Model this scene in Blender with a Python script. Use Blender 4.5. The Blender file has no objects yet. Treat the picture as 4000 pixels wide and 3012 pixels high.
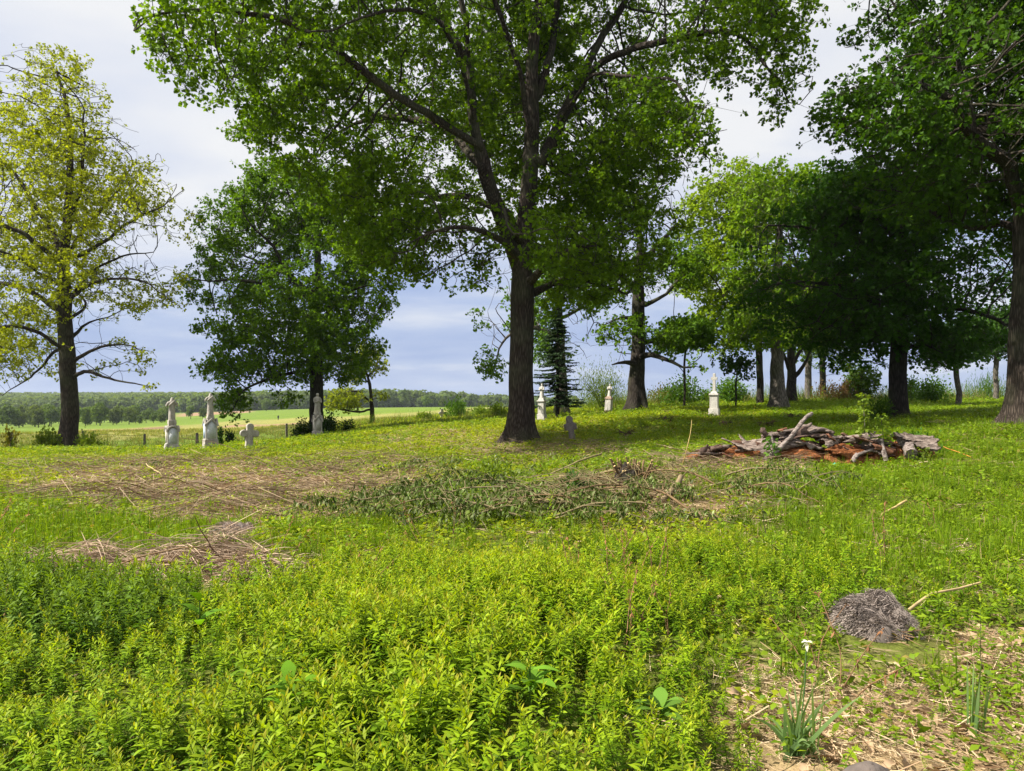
import bpy, bmesh, math
import numpy as np
from mathutils import Vector, Matrix

rng = np.random.default_rng(11)
R = math.radians
sc = bpy.context.scene

# ------------------------------------------------------------------ camera
F = 3010.0            # focal length in photograph pixels (4000 wide)
HOR = 1590.0          # horizon row in the photograph
EYE = 1.6
cam = bpy.data.cameras.new('camera')
cam_o = bpy.data.objects.new('camera', cam)
sc.collection.objects.link(cam_o)
cam_o.location = (0, 0, EYE)
cam_o.rotation_euler = (R(90), 0, 0)
cam.sensor_width = 36.0
cam.lens = 36.0 * F / 4000.0
cam.shift_y = (HOR - 1506.0) / 4000.0
cam.clip_start = 0.05
cam.clip_end = 6000.0
sc.camera = cam_o

# ------------------------------------------------------------------ sun and sky
SUN_TO = Vector((-0.985, -0.17, 0)).normalized()      # horizontal direction towards the sun
SUN_EL = R(48)
to_sun = Vector((SUN_TO.x * math.cos(SUN_EL), SUN_TO.y * math.cos(SUN_EL), math.sin(SUN_EL)))
sun = bpy.data.lights.new('sun', 'SUN')
sun.energy = 5.0
sun.angle = R(0.6)
sun.color = (1.0, 0.95, 0.85)
sun_o = bpy.data.objects.new('sun', sun)
sun_o.rotation_euler = to_sun.to_track_quat('Z', 'Y').to_euler()
sun_o.location = to_sun * 60
sc.collection.objects.link(sun_o)

world = bpy.data.worlds.new('World')
sc.world = world
world.use_nodes = True
wt = world.node_tree
wt.nodes.clear()


def N(t, kind, **kw):
    n = t.nodes.new(kind)
    for k, v in kw.items():
        if k in ('inp',):
            for kk, vv in v.items():
                n.inputs[kk].default_value = vv
        else:
            setattr(n, k, v)
    return n


def ramp(t, fac, stops, interp='LINEAR'):
    n = t.nodes.new('ShaderNodeValToRGB')
    n.color_ramp.interpolation = interp
    el = n.color_ramp.elements
    while len(el) < len(stops):
        el.new(0.5)
    for e, (p, c) in zip(el, stops):
        e.position = p
        e.color = (*c, 1) if len(c) == 3 else c
    t.links.new(fac, n.inputs[0])
    return n.outputs[0]


def math_n(t, op, a, b=None, clamp=False):
    n = t.nodes.new('ShaderNodeMath')
    n.operation = op
    n.use_clamp = clamp
    for i, v in enumerate((a, b)):
        if v is None:
            continue
        if isinstance(v, (int, float)):
            n.inputs[i].default_value = v
        else:
            t.links.new(v, n.inputs[i])
    return n.outputs[0]


def mixc(t, fac, a, b, mode='MIX'):
    n = t.nodes.new('ShaderNodeMix')
    n.data_type = 'RGBA'
    n.blend_type = mode
    for s, v in ((n.inputs[0], fac), (n.inputs[6], a), (n.inputs[7], b)):
        if isinstance(v, (int, float)):
            s.default_value = v
        elif isinstance(v, tuple):
            s.default_value = (*v, 1) if len(v) == 3 else v
        else:
            t.links.new(v, s)
    return n.outputs[2]


def build_sky():
    t = wt
    sky = N(t, 'ShaderNodeTexSky', sky_type='NISHITA', sun_disc=False)
    sky.sun_elevation = SUN_EL
    sky.sun_rotation = math.atan2(to_sun.x, to_sun.y)
    sky.air_density = 1.2
    sky.dust_density = 1.5
    skyc = mixc(t, 1.0, sky.outputs[0], (0.10, 0.10, 0.10), 'MULTIPLY')
    tc = N(t, 'ShaderNodeTexCoord')
    sep = N(t, 'ShaderNodeSeparateXYZ')
    t.links.new(tc.outputs['Generated'], sep.inputs[0])
    zc = math_n(t, 'MAXIMUM', sep.outputs[2], 0.0)
    zp = math_n(t, 'ADD', zc, 0.16)
    comb = N(t, 'ShaderNodeCombineXYZ')
    t.links.new(math_n(t, 'DIVIDE', sep.outputs[0], zp), comb.inputs[0])
    t.links.new(math_n(t, 'DIVIDE', sep.outputs[1], zp), comb.inputs[1])
    n1 = N(t, 'ShaderNodeTexNoise', inp={'Scale': 1.15, 'Detail': 5.0, 'Roughness': 0.52, 'Distortion': 0.25})
    mp = N(t, 'ShaderNodeMapping')
    mp.inputs['Location'].default_value = (3.1, 1.7, 0)
    mp.inputs['Scale'].default_value = (0.75, 1.0, 1)
    t.links.new(comb.outputs[0], mp.inputs[0])
    t.links.new(mp.outputs[0], n1.inputs[0])
    nz = math_n(t, 'SUBTRACT', n1.outputs[0], 0.5)
    # cloud tone: grey-blue rain cloud low over the land, bright white cloud higher up
    e = math_n(t, 'ADD', math_n(t, 'MULTIPLY', zc, 2.3), math_n(t, 'MULTIPLY', nz, 1.8))
    cloud = ramp(t, e, [(0.0, (0.40, 0.51, 0.81)), (0.24, (0.50, 0.60, 0.86)), (0.50, (0.74, 0.79, 0.93)),
                        (0.78, (0.98, 0.98, 0.99))])
    col = mixc(t, 0.88, skyc, cloud)
    bg = N(t, 'ShaderNodeBackground')
    t.links.new(col, bg.inputs[0])
    bg.inputs[1].default_value = 0.48
    out = N(t, 'ShaderNodeOutputWorld')
    t.links.new(bg.outputs[0], out.inputs[0])


build_sky()
sc.view_settings.view_transform = 'Standard'
sc.view_settings.look = 'None'
sc.view_settings.gamma = 1.0
sc.view_settings.exposure = 1.05
sc.cycles.use_denoising = True
sc.cycles.max_bounces = 6
sc.cycles.diffuse_bounces = 3
sc.cycles.transmission_bounces = 4
sc.cycles.transparent_max_bounces = 4
sc.cycles.caustics_reflective = False
sc.cycles.caustics_refractive = False

# ------------------------------------------------------------------ pixels and terrain


def P(px, py, Y):
    return np.array([(px - 2000.0) / F * Y, Y, EYE - (py - HOR) / F * Y])


def zpix(py, Y):
    return EYE - (py - HOR) / F * Y


CTRL = []
for Y in (2.0, 4.0, 7.0):
    for px in (-1500, 200, 2000, 3600, 5500):
        CTRL.append((px, 0.0 if px < 3000 else 0.03 * Y / 4, Y))
CTRL += [(-1200, -0.05, 13), (0, 0.0, 13), (2000, 0.05, 13), (4000, 0.21, 13.5), (5200, 0.3, 13.5)]
for px, py, Y in [
    (-800, 1840, 22), (400, 1830, 22), (1400, 1810, 22), (2700, 1800, 16), (3300, 1805, 16), (3660, 1800, 16), (5000, 1740, 20),
    (2035, 1730, 27), (1500, 1760, 27), (500, 1795, 27), (2240, 1722, 27.5), (2700, 1700, 27), (3100, 1680, 27),
    (272, 1757, 42.5), (672, 1760, 33), (822, 1750, 34), (972, 1752, 31), (1240, 1710, 42), (1448, 1665, 60), (1725, 1640, 62),
    (-600, 1765, 38), (0, 1772, 45), (565, 1772, 45), (800, 1765, 46), (1100, 1728, 52), (-800, 1780, 45),
    (-800, 1700, 110), (0, 1700, 110), (400, 1690, 110), (1000, 1675, 120), (1500, 1640, 110), (1900, 1620, 100),
    (-800, 1690, 220), (0, 1690, 210), (400, 1668, 240), (1000, 1648, 270), (1400, 1615, 220), (1800, 1596, 220),
    (-800, 1660, 420), (0, 1660, 420), (600, 1640, 450), (1000, 1614, 450), (1500, 1594, 420), (1900, 1590, 380),
    (-800, 1628, 700), (0, 1628, 700), (800, 1604, 750), (1300, 1592, 750), (1700, 1592, 700),
    (-800, 1568, 1400), (0, 1568, 1400), (800, 1567, 1400), (1300, 1573, 1400), (1700, 1590, 1400),
    (-800, 1600, 3000), (1700, 1600, 3000), (4000, 1600, 3000), (5500, 1600, 3000),
    (2117, 1640, 40), (2375, 1625, 45), (2490, 1605, 43), (2790, 1626, 40), (2970, 1585, 52), (3040, 1600, 46),
    (3510, 1640, 32), (3740, 1592, 48), (3890, 1568, 60), (3965, 1668, 22), (4800, 1640, 24), (4800, 1580, 55),
    (2100, 1598, 75), (2400, 1592, 75), (3000, 1576, 75), (4000, 1570, 75), (5200, 1570, 75),
    (2300, 1602, 160), (3000, 1608, 160), (4000, 1604, 160), (5200, 1604, 160),
    (2400, 1600, 450), (3000, 1606, 450), (4000, 1606, 450), (5200, 1606, 450),
    (2300, 1600, 1400), (3000, 1606, 1400), (4000, 1606, 1400), (5200, 1606, 1400)]:
    CTRL.append((px, zpix(py, Y), Y))
_C = np.array(CTRL)


def _st(x, y):
    yy = np.maximum(y, 2.0)
    s = np.clip(x / yy, -1.2, 1.2)
    return np.stack([s * 2.0, np.log(yy)], -1), yy


_cs = np.stack([(_C[:, 0] - 2000) / F * 2.0, np.log(_C[:, 2])], -1)
_cw = _C[:, 1] / (1 + _C[:, 2] / 40.0)


def _kern(d2):
    return 0.5 * d2 * np.log(d2 + 1e-9)


def _fit():
    n = len(_cs)
    d2 = ((_cs[:, None] - _cs[None]) ** 2).sum(-1)
    A = np.zeros((n + 3, n + 3))
    A[:n, :n] = _kern(d2) + np.eye(n) * 0.002
    A[:n, n] = 1
    A[:n, n + 1:] = _cs
    A[n:, :n] = A[:n, n:].T
    b = np.zeros(n + 3)
    b[:n] = _cw
    return np.linalg.solve(A, b)


_W = _fit()


def G(x, y):
    x = np.atleast_1d(np.asarray(x, float))
    y = np.atleast_1d(np.asarray(y, float))
    st, yy = _st(x, y)
    out = np.empty(len(x))
    for i in range(0, len(x), 20000):
        q = st[i:i + 20000]
        d2 = ((q[:, None] - _cs[None]) ** 2).sum(-1)
        out[i:i + 20000] = _kern(d2) @ _W[:-3] + _W[-3] + q @ _W[-2:]
    z = out * (1 + yy / 40.0)
    near = np.clip((70 - yy) / 40, 0, 1)
    z = z + near * (0.025 * np.sin(x * 1.9 + 0.7 * y) + 0.03 * np.sin(y * 1.3 - x * 0.6 + 1) + 0.018 * np.sin(x * 3.1 + y * 2.3)) * np.clip(y / 6, 0, 1)
    return z


def g1(x, y):
    return float(G([x], [y])[0])


def base_at(px, Y):
    x = (px - 2000.0) / F * Y
    return np.array([x, Y, g1(x, Y)])


def proj(p):
    y = np.maximum(p[..., 1], 0.3)
    return 2000 + F * p[..., 0] / y, HOR + F * (EYE - p[..., 2]) / y


# ------------------------------------------------------------------ mesh building


class MB:
    def __init__(self):
        self.V, self.L, self.S, self.C, self.n = [], [], [], [], 0

    def add(self, V, Fc, col=None):
        V = np.asarray(V, float).reshape(-1, 3)
        Fc = np.asarray(Fc, np.int64)
        self.V.append(V)
        self.L.append((Fc + self.n).ravel())
        self.S.append(np.full(len(Fc), Fc.shape[1], np.int64))
        c = np.ones((len(V), 3)) if col is None else np.broadcast_to(np.asarray(col, float), (len(V), 3))
        self.C.append(c)
        self.n += len(V)
        return self

    def mesh(self, name, mat, origin=(0, 0, 0), smooth=True):
        V = np.concatenate(self.V) - np.asarray(origin, float)
        L = np.concatenate(self.L)
        S = np.concatenate(self.S)
        me = bpy.data.meshes.new(name)
        me.vertices.add(len(V))
        me.vertices.foreach_set('co', V.astype(np.float32).ravel())
        me.loops.add(len(L))
        me.loops.foreach_set('vertex_index', L.astype(np.int32))
        me.polygons.add(len(S))
        me.polygons.foreach_set('loop_start', (np.cumsum(S) - S).astype(np.int32))
        me.update(calc_edges=True)
        a = me.color_attributes.new('col', 'FLOAT_COLOR', 'POINT')
        C = np.concatenate([np.concatenate(self.C), np.ones((len(V), 1))], 1)
        a.data.foreach_set('color', C.astype(np.float32).ravel())
        if smooth:
            me.polygons.foreach_set('use_smooth', np.ones(len(S), bool))
        me.materials.append(mat)
        return me

    def build(self, name, mat, parent=None, smooth=True):
        org = np.array(parent['_org']) if parent is not None and '_org' in parent else np.zeros(3)
        o = bpy.data.objects.new(name, self.mesh(name, mat, org, smooth))
        sc.collection.objects.link(o)
        if parent is not None:
            o.parent = parent
            o['_org'] = [0.0, 0.0, 0.0] if '_org' not in parent else list(parent['_org'])
        return o


def thing(name, label, cat, loc=(0, 0, 0), group=None):
    o = bpy.data.objects.new(name, None)
    o.empty_display_size = 0.2
    sc.collection.objects.link(o)
    o.location = loc
    o['label'] = label
    o['category'] = cat
    o['_org'] = [float(v) for v in loc]
    if group:
        o['group'] = group
    return o


def tag(o, label=None, cat=None, group=None, kind=None):
    for k, v in (('label', label), ('category', cat), ('group', group), ('kind', kind)):
        if v:
            o[k] = v
    return o


def frame_of(d):
    d = d / (np.linalg.norm(d) + 1e-12)
    up = np.array([0, 0, 1.0]) if abs(d[2]) < 0.9 else np.array([1.0, 0, 0])
    a = np.cross(up, d)
    a /= np.linalg.norm(a)
    return a, np.cross(d, a)


def tube(mb, pts, rad, sides=6, col=None, wob=None, cap=False):
    pts = np.asarray(pts, float)
    n = len(pts)
    rad = np.broadcast_to(np.asarray(rad, float), (n,))
    tan = np.gradient(pts, axis=0)
    tan /= np.linalg.norm(tan, axis=1)[:, None] + 1e-12
    a = np.empty((n, 3))
    b = np.empty((n, 3))
    ca, _ = frame_of(tan[0])
    for i in range(n):
        v = ca - tan[i] * (ca @ tan[i])
        v /= np.linalg.norm(v) + 1e-12
        a[i] = v
        b[i] = np.cross(tan[i], v)
        ca = v
    th = np.arange(sides) / sides * 2 * math.pi
    rr = rad[:, None] * (np.ones((n, sides)) if wob is None else wob(th[None, :], np.arange(n)[:, None]))
    V = pts[:, None, :] + rr[..., None] * (np.cos(th)[None, :, None] * a[:, None, :] + np.sin(th)[None, :, None] * b[:, None, :])
    i = np.arange(n - 1)[:, None] * sides
    j = np.arange(sides)[None, :]
    k = (j + 1) % sides
    Fc = np.stack([i + j, i + k, i + sides + k, i + sides + j], -1).reshape(-1, 4)
    mb.add(V.reshape(-1, 3), Fc, col)
    if cap:
        for e, flip in ((0, True), (n - 1, False)):
            c = np.vstack([V[e], pts[e]])
            jj = np.arange(sides)
            kk = (jj + 1) % sides
            T = np.stack([jj, kk, np.full(sides, sides)], -1)
            mb.add(c, T[:, ::-1] if flip else T, col)
    return mb


def box(mb, c, s, rz=0.0, col=None, taper=1.0):
    x, y, z = np.asarray(s, float) / 2
    V = np.array([[-x, -y, -z], [x, -y, -z], [x, y, -z], [-x, y, -z], [-x * taper, -y * taper, z], [x * taper, -y * taper, z], [x * taper, y * taper, z], [-x * taper, y * taper, z]])
    cs, sn = math.cos(rz), math.sin(rz)
    V = V @ np.array([[cs, sn, 0], [-sn, cs, 0], [0, 0, 1]]) + np.asarray(c, float)
    mb.add(V, [[0, 3, 2, 1], [4, 5, 6, 7], [0, 1, 5, 4], [1, 2, 6, 5], [2, 3, 7, 6], [3, 0, 4, 7]], col)
    return mb


def prism(mb, poly, depth, M, col=None):
    """poly: 2D outline (x,z) extruded along y by depth, then M (4x4)"""
    n = len(poly)
    V = np.array([[x, -depth / 2, z] for x, z in poly] + [[x, depth / 2, z] for x, z in poly])
    V = V @ np.array(M.to_3x3()).T + np.array(M.translation)
    mb.V.append(V)
    L, S = [], []
    L += list(range(n))
    S.append(n)
    L += list(range(2 * n - 1, n - 1, -1))
    S.append(n)
    for i in range(n):
        k = (i + 1) % n
        L += [k, i, n + i, n + k]
        S.append(4)
    mb.L.append(np.array(L) + mb.n)
    mb.S.append(np.array(S))
    mb.C.append(np.ones((2 * n, 3)) if col is None else np.broadcast_to(np.asarray(col, float), (2 * n, 3)))
    mb.n += 2 * n
    return mb


def vnoise(p, seed=0):
    """smooth cheap noise in -1..1 for arrays of points"""
    r = np.random.default_rng(seed)
    out = np.zeros(len(p))
    for k in range(6):
        d = r.normal(size=3)
        f = 1.0 * 1.55 ** k / np.linalg.norm(d)
        out += np.sin(p @ d * f + r.uniform(0, 6.28) + 0.8 * np.sin(p @ r.normal(size=3) * f * 0.7)) / 1.35 ** k
    return out / 2.6


# ------------------------------------------------------------------ materials


def new_mat(name):
    m = bpy.data.materials.new(name)
    m.use_nodes = True
    t = m.node_tree
    t.nodes.clear()
    out = N(t, 'ShaderNodeOutputMaterial')
    return m, t, out


def leaf_mat(name, trans=0.45, tint=(1.35, 1.3, 0.35), spec=0.14, rough=0.6, var=0.35):
    m, t, out = new_mat(name)
    at = N(t, 'ShaderNodeAttribute', attribute_name='col')
    oi = N(t, 'ShaderNodeObjectInfo')
    v = math_n(t, 'ADD', math_n(t, 'MULTIPLY', oi.outputs['Random'], var), 1.0 - var / 2)
    cv = N(t, 'ShaderNodeCombineXYZ')
    for i in range(3):
        t.links.new(v, cv.inputs[i])
    c = mixc(t, 1.0, at.outputs['Color'], cv.outputs[0], 'MULTIPLY')
    pb = N(t, 'ShaderNodeBsdfPrincipled')
    t.links.new(c, pb.inputs['Base Color'])
    pb.inputs['Roughness'].default_value = rough
    pb.inputs['Specular IOR Level'].default_value = spec
    tr = N(t, 'ShaderNodeBsdfTranslucent')
    ct = mixc(t, 1.0, c, tint, 'MULTIPLY')
    t.links.new(ct, tr.inputs[0])
    mx = N(t, 'ShaderNodeMixShader')
    mx.inputs[0].default_value = trans
    t.links.new(pb.outputs[0], mx.inputs[1])
    t.links.new(tr.outputs[0], mx.inputs[2])
    t.links.new(mx.outputs[0], out.inputs[0])
    return m


def bark_mat(name, dark, light, sc_xy=17.0, sc_z=2.4, bump=0.035):
    m, t, out = new_mat(name)
    tc = N(t, 'ShaderNodeTexCoord')
    mp = N(t, 'ShaderNodeMapping')
    mp.inputs['Scale'].default_value = (sc_xy, sc_xy, sc_z)
    t.links.new(tc.outputs['Object'], mp.inputs[0])
    n0 = N(t, 'ShaderNodeTexNoise', inp={'Scale': 2.0, 'Detail': 3.0})
    t.links.new(tc.outputs['Object'], n0.inputs[0])
    wob = mixc(t, 0.25, mp.outputs[0], n0.outputs['Color'], 'ADD')
    vo = N(t, 'ShaderNodeTexVoronoi', feature='DISTANCE_TO_EDGE', inp={'Scale': 1.0})
    t.links.new(wob, vo.inputs['Vector'])
    n1 = N(t, 'ShaderNodeTexNoise', inp={'Scale': 2.2, 'Detail': 6.0, 'Roughness': 0.65})
    t.links.new(mp.outputs[0], n1.inputs[0])
    ridge = math_n(t, 'MULTIPLY', vo.outputs[0], 2.4, clamp=True)
    h = math_n(t, 'MULTIPLY', math_n(t, 'ADD', ridge, 0.25), n1.outputs[0])
    c = ramp(t, h, [(0.08, tuple(x * 0.45 for x in dark)), (0.25, dark), (0.75, light)])
    nb = N(t, 'ShaderNodeTexNoise', inp={'Scale': 0.9, 'Detail': 3.0})
    t.links.new(tc.outputs['Object'], nb.inputs[0])
    c2 = mixc(t, ramp(t, nb.outputs[0], [(0.45, (0, 0, 0)), (0.75, (0.5, 0.5, 0.5))]), c, (0.09, 0.10, 0.05))
    pb = N(t, 'ShaderNodeBsdfPrincipled')
    t.links.new(c2, pb.inputs['Base Color'])
    pb.inputs['Roughness'].default_value = 0.9
    pb.inputs['Specular IOR Level'].default_value = 0.15
    bp = N(t, 'ShaderNodeBump', inp={'Strength': 1.0, 'Distance': bump})
    t.links.new(h, bp.inputs['Height'])
    t.links.new(bp.outputs[0], pb.inputs['Normal'])
    t.links.new(pb.outputs[0], out.inputs[0])
    return m


def stone_mat(name, base, dark, amount=0.5, scale=4.0, streak=0.5, moss=0.0):
    m, t, out = new_mat(name)
    tc = N(t, 'ShaderNodeTexCoord')
    n1 = N(t, 'ShaderNodeTexNoise', inp={'Scale': scale, 'Detail': 7.0, 'Roughness': 0.65})
    t.links.new(tc.outputs['Object'], n1.inputs[0])
    mp = N(t, 'ShaderNodeMapping')
    mp.inputs['Scale'].default_value = (7, 7, 0.9)
    t.links.new(tc.outputs['Object'], mp.inputs[0])
    n2 = N(t, 'ShaderNodeTexNoise', inp={'Scale': 1.3, 'Detail': 5.0, 'Roughness': 0.6})
    t.links.new(mp.outputs[0], n2.inputs[0])
    n3 = N(t, 'ShaderNodeTexNoise', inp={'Scale': 38.0, 'Detail': 4.0})
    t.links.new(tc.outputs['Object'], n3.inputs[0])
    f1 = ramp(t, n1.outputs[0], [(0.62 - 0.3 * amount, (0, 0, 0)), (0.72, (1, 1, 1))])
    f2 = ramp(t, n2.outputs[0], [(0.5, (0, 0, 0)), (0.72, (streak,) * 3)])
    c = mixc(t, f1, base, tuple(0.5 * (a + b) for a, b in zip(base, dark)))
    c = mixc(t, f2, c, dark)
    c = mixc(t, ramp(t, n3.outputs[0], [(0.35, (0.55,) * 3), (0.6, (0,) * 3)]), c, dark)
    if moss:
        n4 = N(t, 'ShaderNodeTexNoise', inp={'Scale': 5.0, 'Detail': 5.0})
        t.links.new(tc.outputs['Object'], n4.inputs[0])
        c = mixc(t, ramp(t, n4.outputs[0], [(0.55, (0,) * 3), (0.68, (moss,) * 3)]), c, (0.30, 0.20, 0.05))
    at = N(t, 'ShaderNodeAttribute', attribute_name='col')
    c = mixc(t, 1.0, c, at.outputs['Color'], 'MULTIPLY')
    pb = N(t, 'ShaderNodeBsdfPrincipled')
    t.links.new(c, pb.inputs['Base Color'])
    pb.inputs['Roughness'].default_value = 0.88
    pb.inputs['Specular IOR Level'].default_value = 0.2
    bp = N(t, 'ShaderNodeBump', inp={'Strength': 0.7, 'Distance': 0.02})
    hb = math_n(t, 'ADD', n1.outputs[0], math_n(t, 'MULTIPLY', n3.outputs[0], 0.35))
    t.links.new(hb, bp.inputs['Height'])
    t.links.new(bp.outputs[0], pb.inputs['Normal'])
    t.links.new(pb.outputs[0], out.inputs[0])
    return m


def wood_mat(name, stops, scale=(3, 14, 14), bump=0.02, usecol=True, crumb=False):
    m, t, out = new_mat(name)
    tc = N(t, 'ShaderNodeTexCoord')
    mp = N(t, 'ShaderNodeMapping')
    mp.inputs['Scale'].default_value = scale
    t.links.new(tc.outputs['Object'], mp.inputs[0])
    n1 = N(t, 'ShaderNodeTexNoise', inp={'Scale': 1.4, 'Detail': 8.0, 'Roughness': 0.7, 'Distortion': 0.6})
    t.links.new(mp.outputs[0], n1.inputs[0])
    c = ramp(t, n1.outputs[0], stops)
    if usecol:
        at = N(t, 'ShaderNodeAttribute', attribute_name='col')
        c = mixc(t, 1.0, c, at.outputs['Color'], 'MULTIPLY')
    pb = N(t, 'ShaderNodeBsdfPrincipled')
    t.links.new(c, pb.inputs['Base Color'])
    pb.inputs['Roughness'].default_value = 0.9
    pb.inputs['Specular IOR Level'].default_value = 0.15
    bp = N(t, 'ShaderNodeBump', inp={'Strength': 1.0, 'Distance': bump})
    t.links.new(n1.outputs[0], bp.inputs['Height'])
    t.links.new(bp.outputs[0], pb.inputs['Normal'])
    t.links.new(pb.outputs[0], out.inputs[0])
    return m


def plain_mat(name, col, rough=0.8, usecol=False, spec=0.2):
    m, t, out = new_mat(name)
    pb = N(t, 'ShaderNodeBsdfPrincipled')
    tc = N(t, 'ShaderNodeTexCoord')
    n1 = N(t, 'ShaderNodeTexNoise', inp={'Scale': 9.0, 'Detail': 5.0})
    t.links.new(tc.outputs['Object'], n1.inputs[0])
    c = mixc(t, ramp(t, n1.outputs[0], [(0.3, (0, 0, 0)), (0.7, (1, 1, 1))]), tuple(x * 0.65 for x in col), tuple(min(1, x * 1.2) for x in col))
    if usecol:
        at = N(t, 'ShaderNodeAttribute', attribute_name='col')
        c = mixc(t, 1.0, c, at.outputs['Color'], 'MULTIPLY')
    t.links.new(c, pb.inputs['Base Color'])
    pb.inputs['Roughness'].default_value = rough
    pb.inputs['Specular IOR Level'].default_value = spec
    t.links.new(pb.outputs[0], out.inputs[0])
    return m


M = {}
M['leaf'] = leaf_mat('tree_leaf', 0.45)
M['herb'] = leaf_mat('herb_leaf', 0.42, spec=0.16, rough=0.55, var=0.5)
M['wilt'] = leaf_mat('wilted_leaf', 0.22, tint=(1, 1, 0.6), spec=0.12, rough=.6, var=0.5)
M['straw'] = leaf_mat('straw', 0.12, tint=(1, 1, 0.9), spec=0.2, rough=0.7, var=0.5)
M['needle'] = leaf_mat('needle', 0.15, tint=(1, 1, 0.7), spec=0.25)
M['oak_bark'] = bark_mat('oak_bark', (0.036, 0.027, 0.021), (0.115, 0.090, 0.072))
M['grey_bark'] = bark_mat('grey_bark', (0.10, 0.085, 0.07), (0.30, 0.26, 0.22))
M['dark_bark'] = bark_mat('dark_bark', (0.028, 0.022, 0.017), (0.085, 0.070, 0.057))
M['stem'] = plain_mat('cut_stem', (0.23, 0.19, 0.12), usecol=True)
M['old_wood'] = wood_mat('weathered_wood', [(0.30, (0.03, 0.022, 0.02)), (0.43, (0.15, 0.115, 0.10)), (0.56, (0.33, 0.275, 0.245)), (0.75, (0.50, 0.44, 0.40))], scale=(4, 19, 19), bump=0.05)
M['rot'] = wood_mat('rotten_wood', [(0.3, (0.03, 0.012, 0.008)), (0.42, (0.17, 0.062, 0.025)), (0.56, (0.36, 0.135, 0.048)), (0.72, (0.46, 0.28, 0.17))], scale=(7, 14, 16), bump=0.08)
M['stone_white'] = stone_mat('limewashed_stone', (0.62, 0.59, 0.53), (0.24, 0.21, 0.18), 0.4, 3.0, 0.45)
M['stone_grey'] = stone_mat('grey_stone', (0.50, 0.46, 0.40), (0.14, 0.12, 0.10), 0.6, 4.0, 0.6)
M['stone_dark'] = stone_mat('dark_stone', (0.27, 0.23, 0.20), (0.07, 0.06, 0.05), 0.7, 5.0, 0.6)
M['stone_lichen'] = stone_mat('lichen_stone', (0.13, 0.105, 0.09), (0.06, 0.05, 0.043), 0.6, 12.0, 0.3, moss=0.95)
M['stone_brick'] = stone_mat('crumbling_brick', (0.52, 0.40, 0.32), (0.16, 0.09, 0.06), 0.8, 7.0, 0.6)
M['panel'] = stone_mat('limewashed_panel', (0.70, 0.72, 0.74), (0.36, 0.38, 0.40), 0.3, 5.0, 0.4)
M['panel_blue'] = stone_mat('blue_panel', (0.58, 0.70, 0.88), (0.45, 0.52, 0.62), 0.3, 4.0, 0.3)
M['wire'] = plain_mat('fence_wire', (0.10, 0.12, 0.10), 0.6)
M['soil'] = plain_mat('dry_soil', (0.20, 0.14, 0.11), 0.95, usecol=True)
M['plastic'] = plain_mat('turquoise_plastic', (0.03, 0.55, 0.42), 0.35, spec=0.5)
M['cloth'] = plain_mat('dark_clothing', (0.018, 0.02, 0.03), 0.9, usecol=True)
M['petal'] = leaf_mat('petal', 0.3, tint=(1, 1, 0.95))

# ------------------------------------------------------------------ ground sheet


def smooth01(a, b, x):
    t = np.clip((x - a) / (b - a), 0, 1)
    return t * t * (3 - 2 * t)


def blob(px, py, cx, cy, rx, ry, soft=0.4):
    d = np.sqrt(((px - cx) / rx) ** 2 + ((py - cy) / ry) ** 2)
    return 1 - smooth01(1 - soft, 1 + soft, d)


def dry_zone(px, py, Y):
    w = blob(px, py, 820, 1895, 760, 100) * 1.0
    w = np.maximum(w, 0.7 * blob(px, py, 1450, 1860, 300, 70))
    w = np.maximum(w, 0.9 * blob(px, py, 900, 2010, 420, 45))
    w = np.maximum(w, 0.8 * blob(px, py, 2560, 1950, 460, 90))
    w = np.maximum(w, 0.9 * blob(px, py, 2900, 1810, 320, 40))
    w = np.maximum(w, 0.45 * blob(px, py, 1750, 1712, 320, 40))
    w = np.maximum(w, 0.45 * blob(px, py, 2150, 1770, 300, 40))
    return w


def bare_zone(px, Y):
    """bare litter patch at the bottom right of the view"""
    w = smooth01(2700, 3000, px) * (1 - smooth01(3.9, 5.0, Y))
    w = np.maximum(w, smooth01(3600, 3850, px) * (1 - smooth01(4.8, 6.0, Y)))
    return w


GOLD_X = [-3000, 0, 600, 1000, 1300, 1800, 2400, 2700, 2790, 2830, 6000]
GOLD_Y = [4.9, 5.0, 5.7, 6.3, 7.4, 7.4, 7.0, 5.9, 3.9, 2.5, 2.5]


def gold_zone(px, Y):
    lim = np.interp(px, GOLD_X, GOLD_Y)
    xw = (px - 2000) / F * Y
    nz = vnoise(np.stack([xw * 1.4, Y * 1.4, 0 * Y], -1).reshape(-1, 3), 77).reshape(Y.shape)
    lim = lim + 0.7 * nz
    w = 1 - smooth01(lim - 0.9, lim + 0.9, Y)
    w = np.maximum(w, 0.42 * blob(px, Y * 100, 3080, 590, 340, 130))
    w = np.maximum(w, 0.5 * blob(px, Y * 100, 2620, 720, 300, 80))
    w = np.maximum(w, 0.35 * (1 - smooth01(6.5, 8, Y)) * (px < 900))
    w = np.maximum(w, 0.40 * (1 - smooth01(2750, 3150, px)) * (Y < 6) * (px > 2650))
    w = np.maximum(w, 0.085 * (Y < 6.5))
    return w


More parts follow.
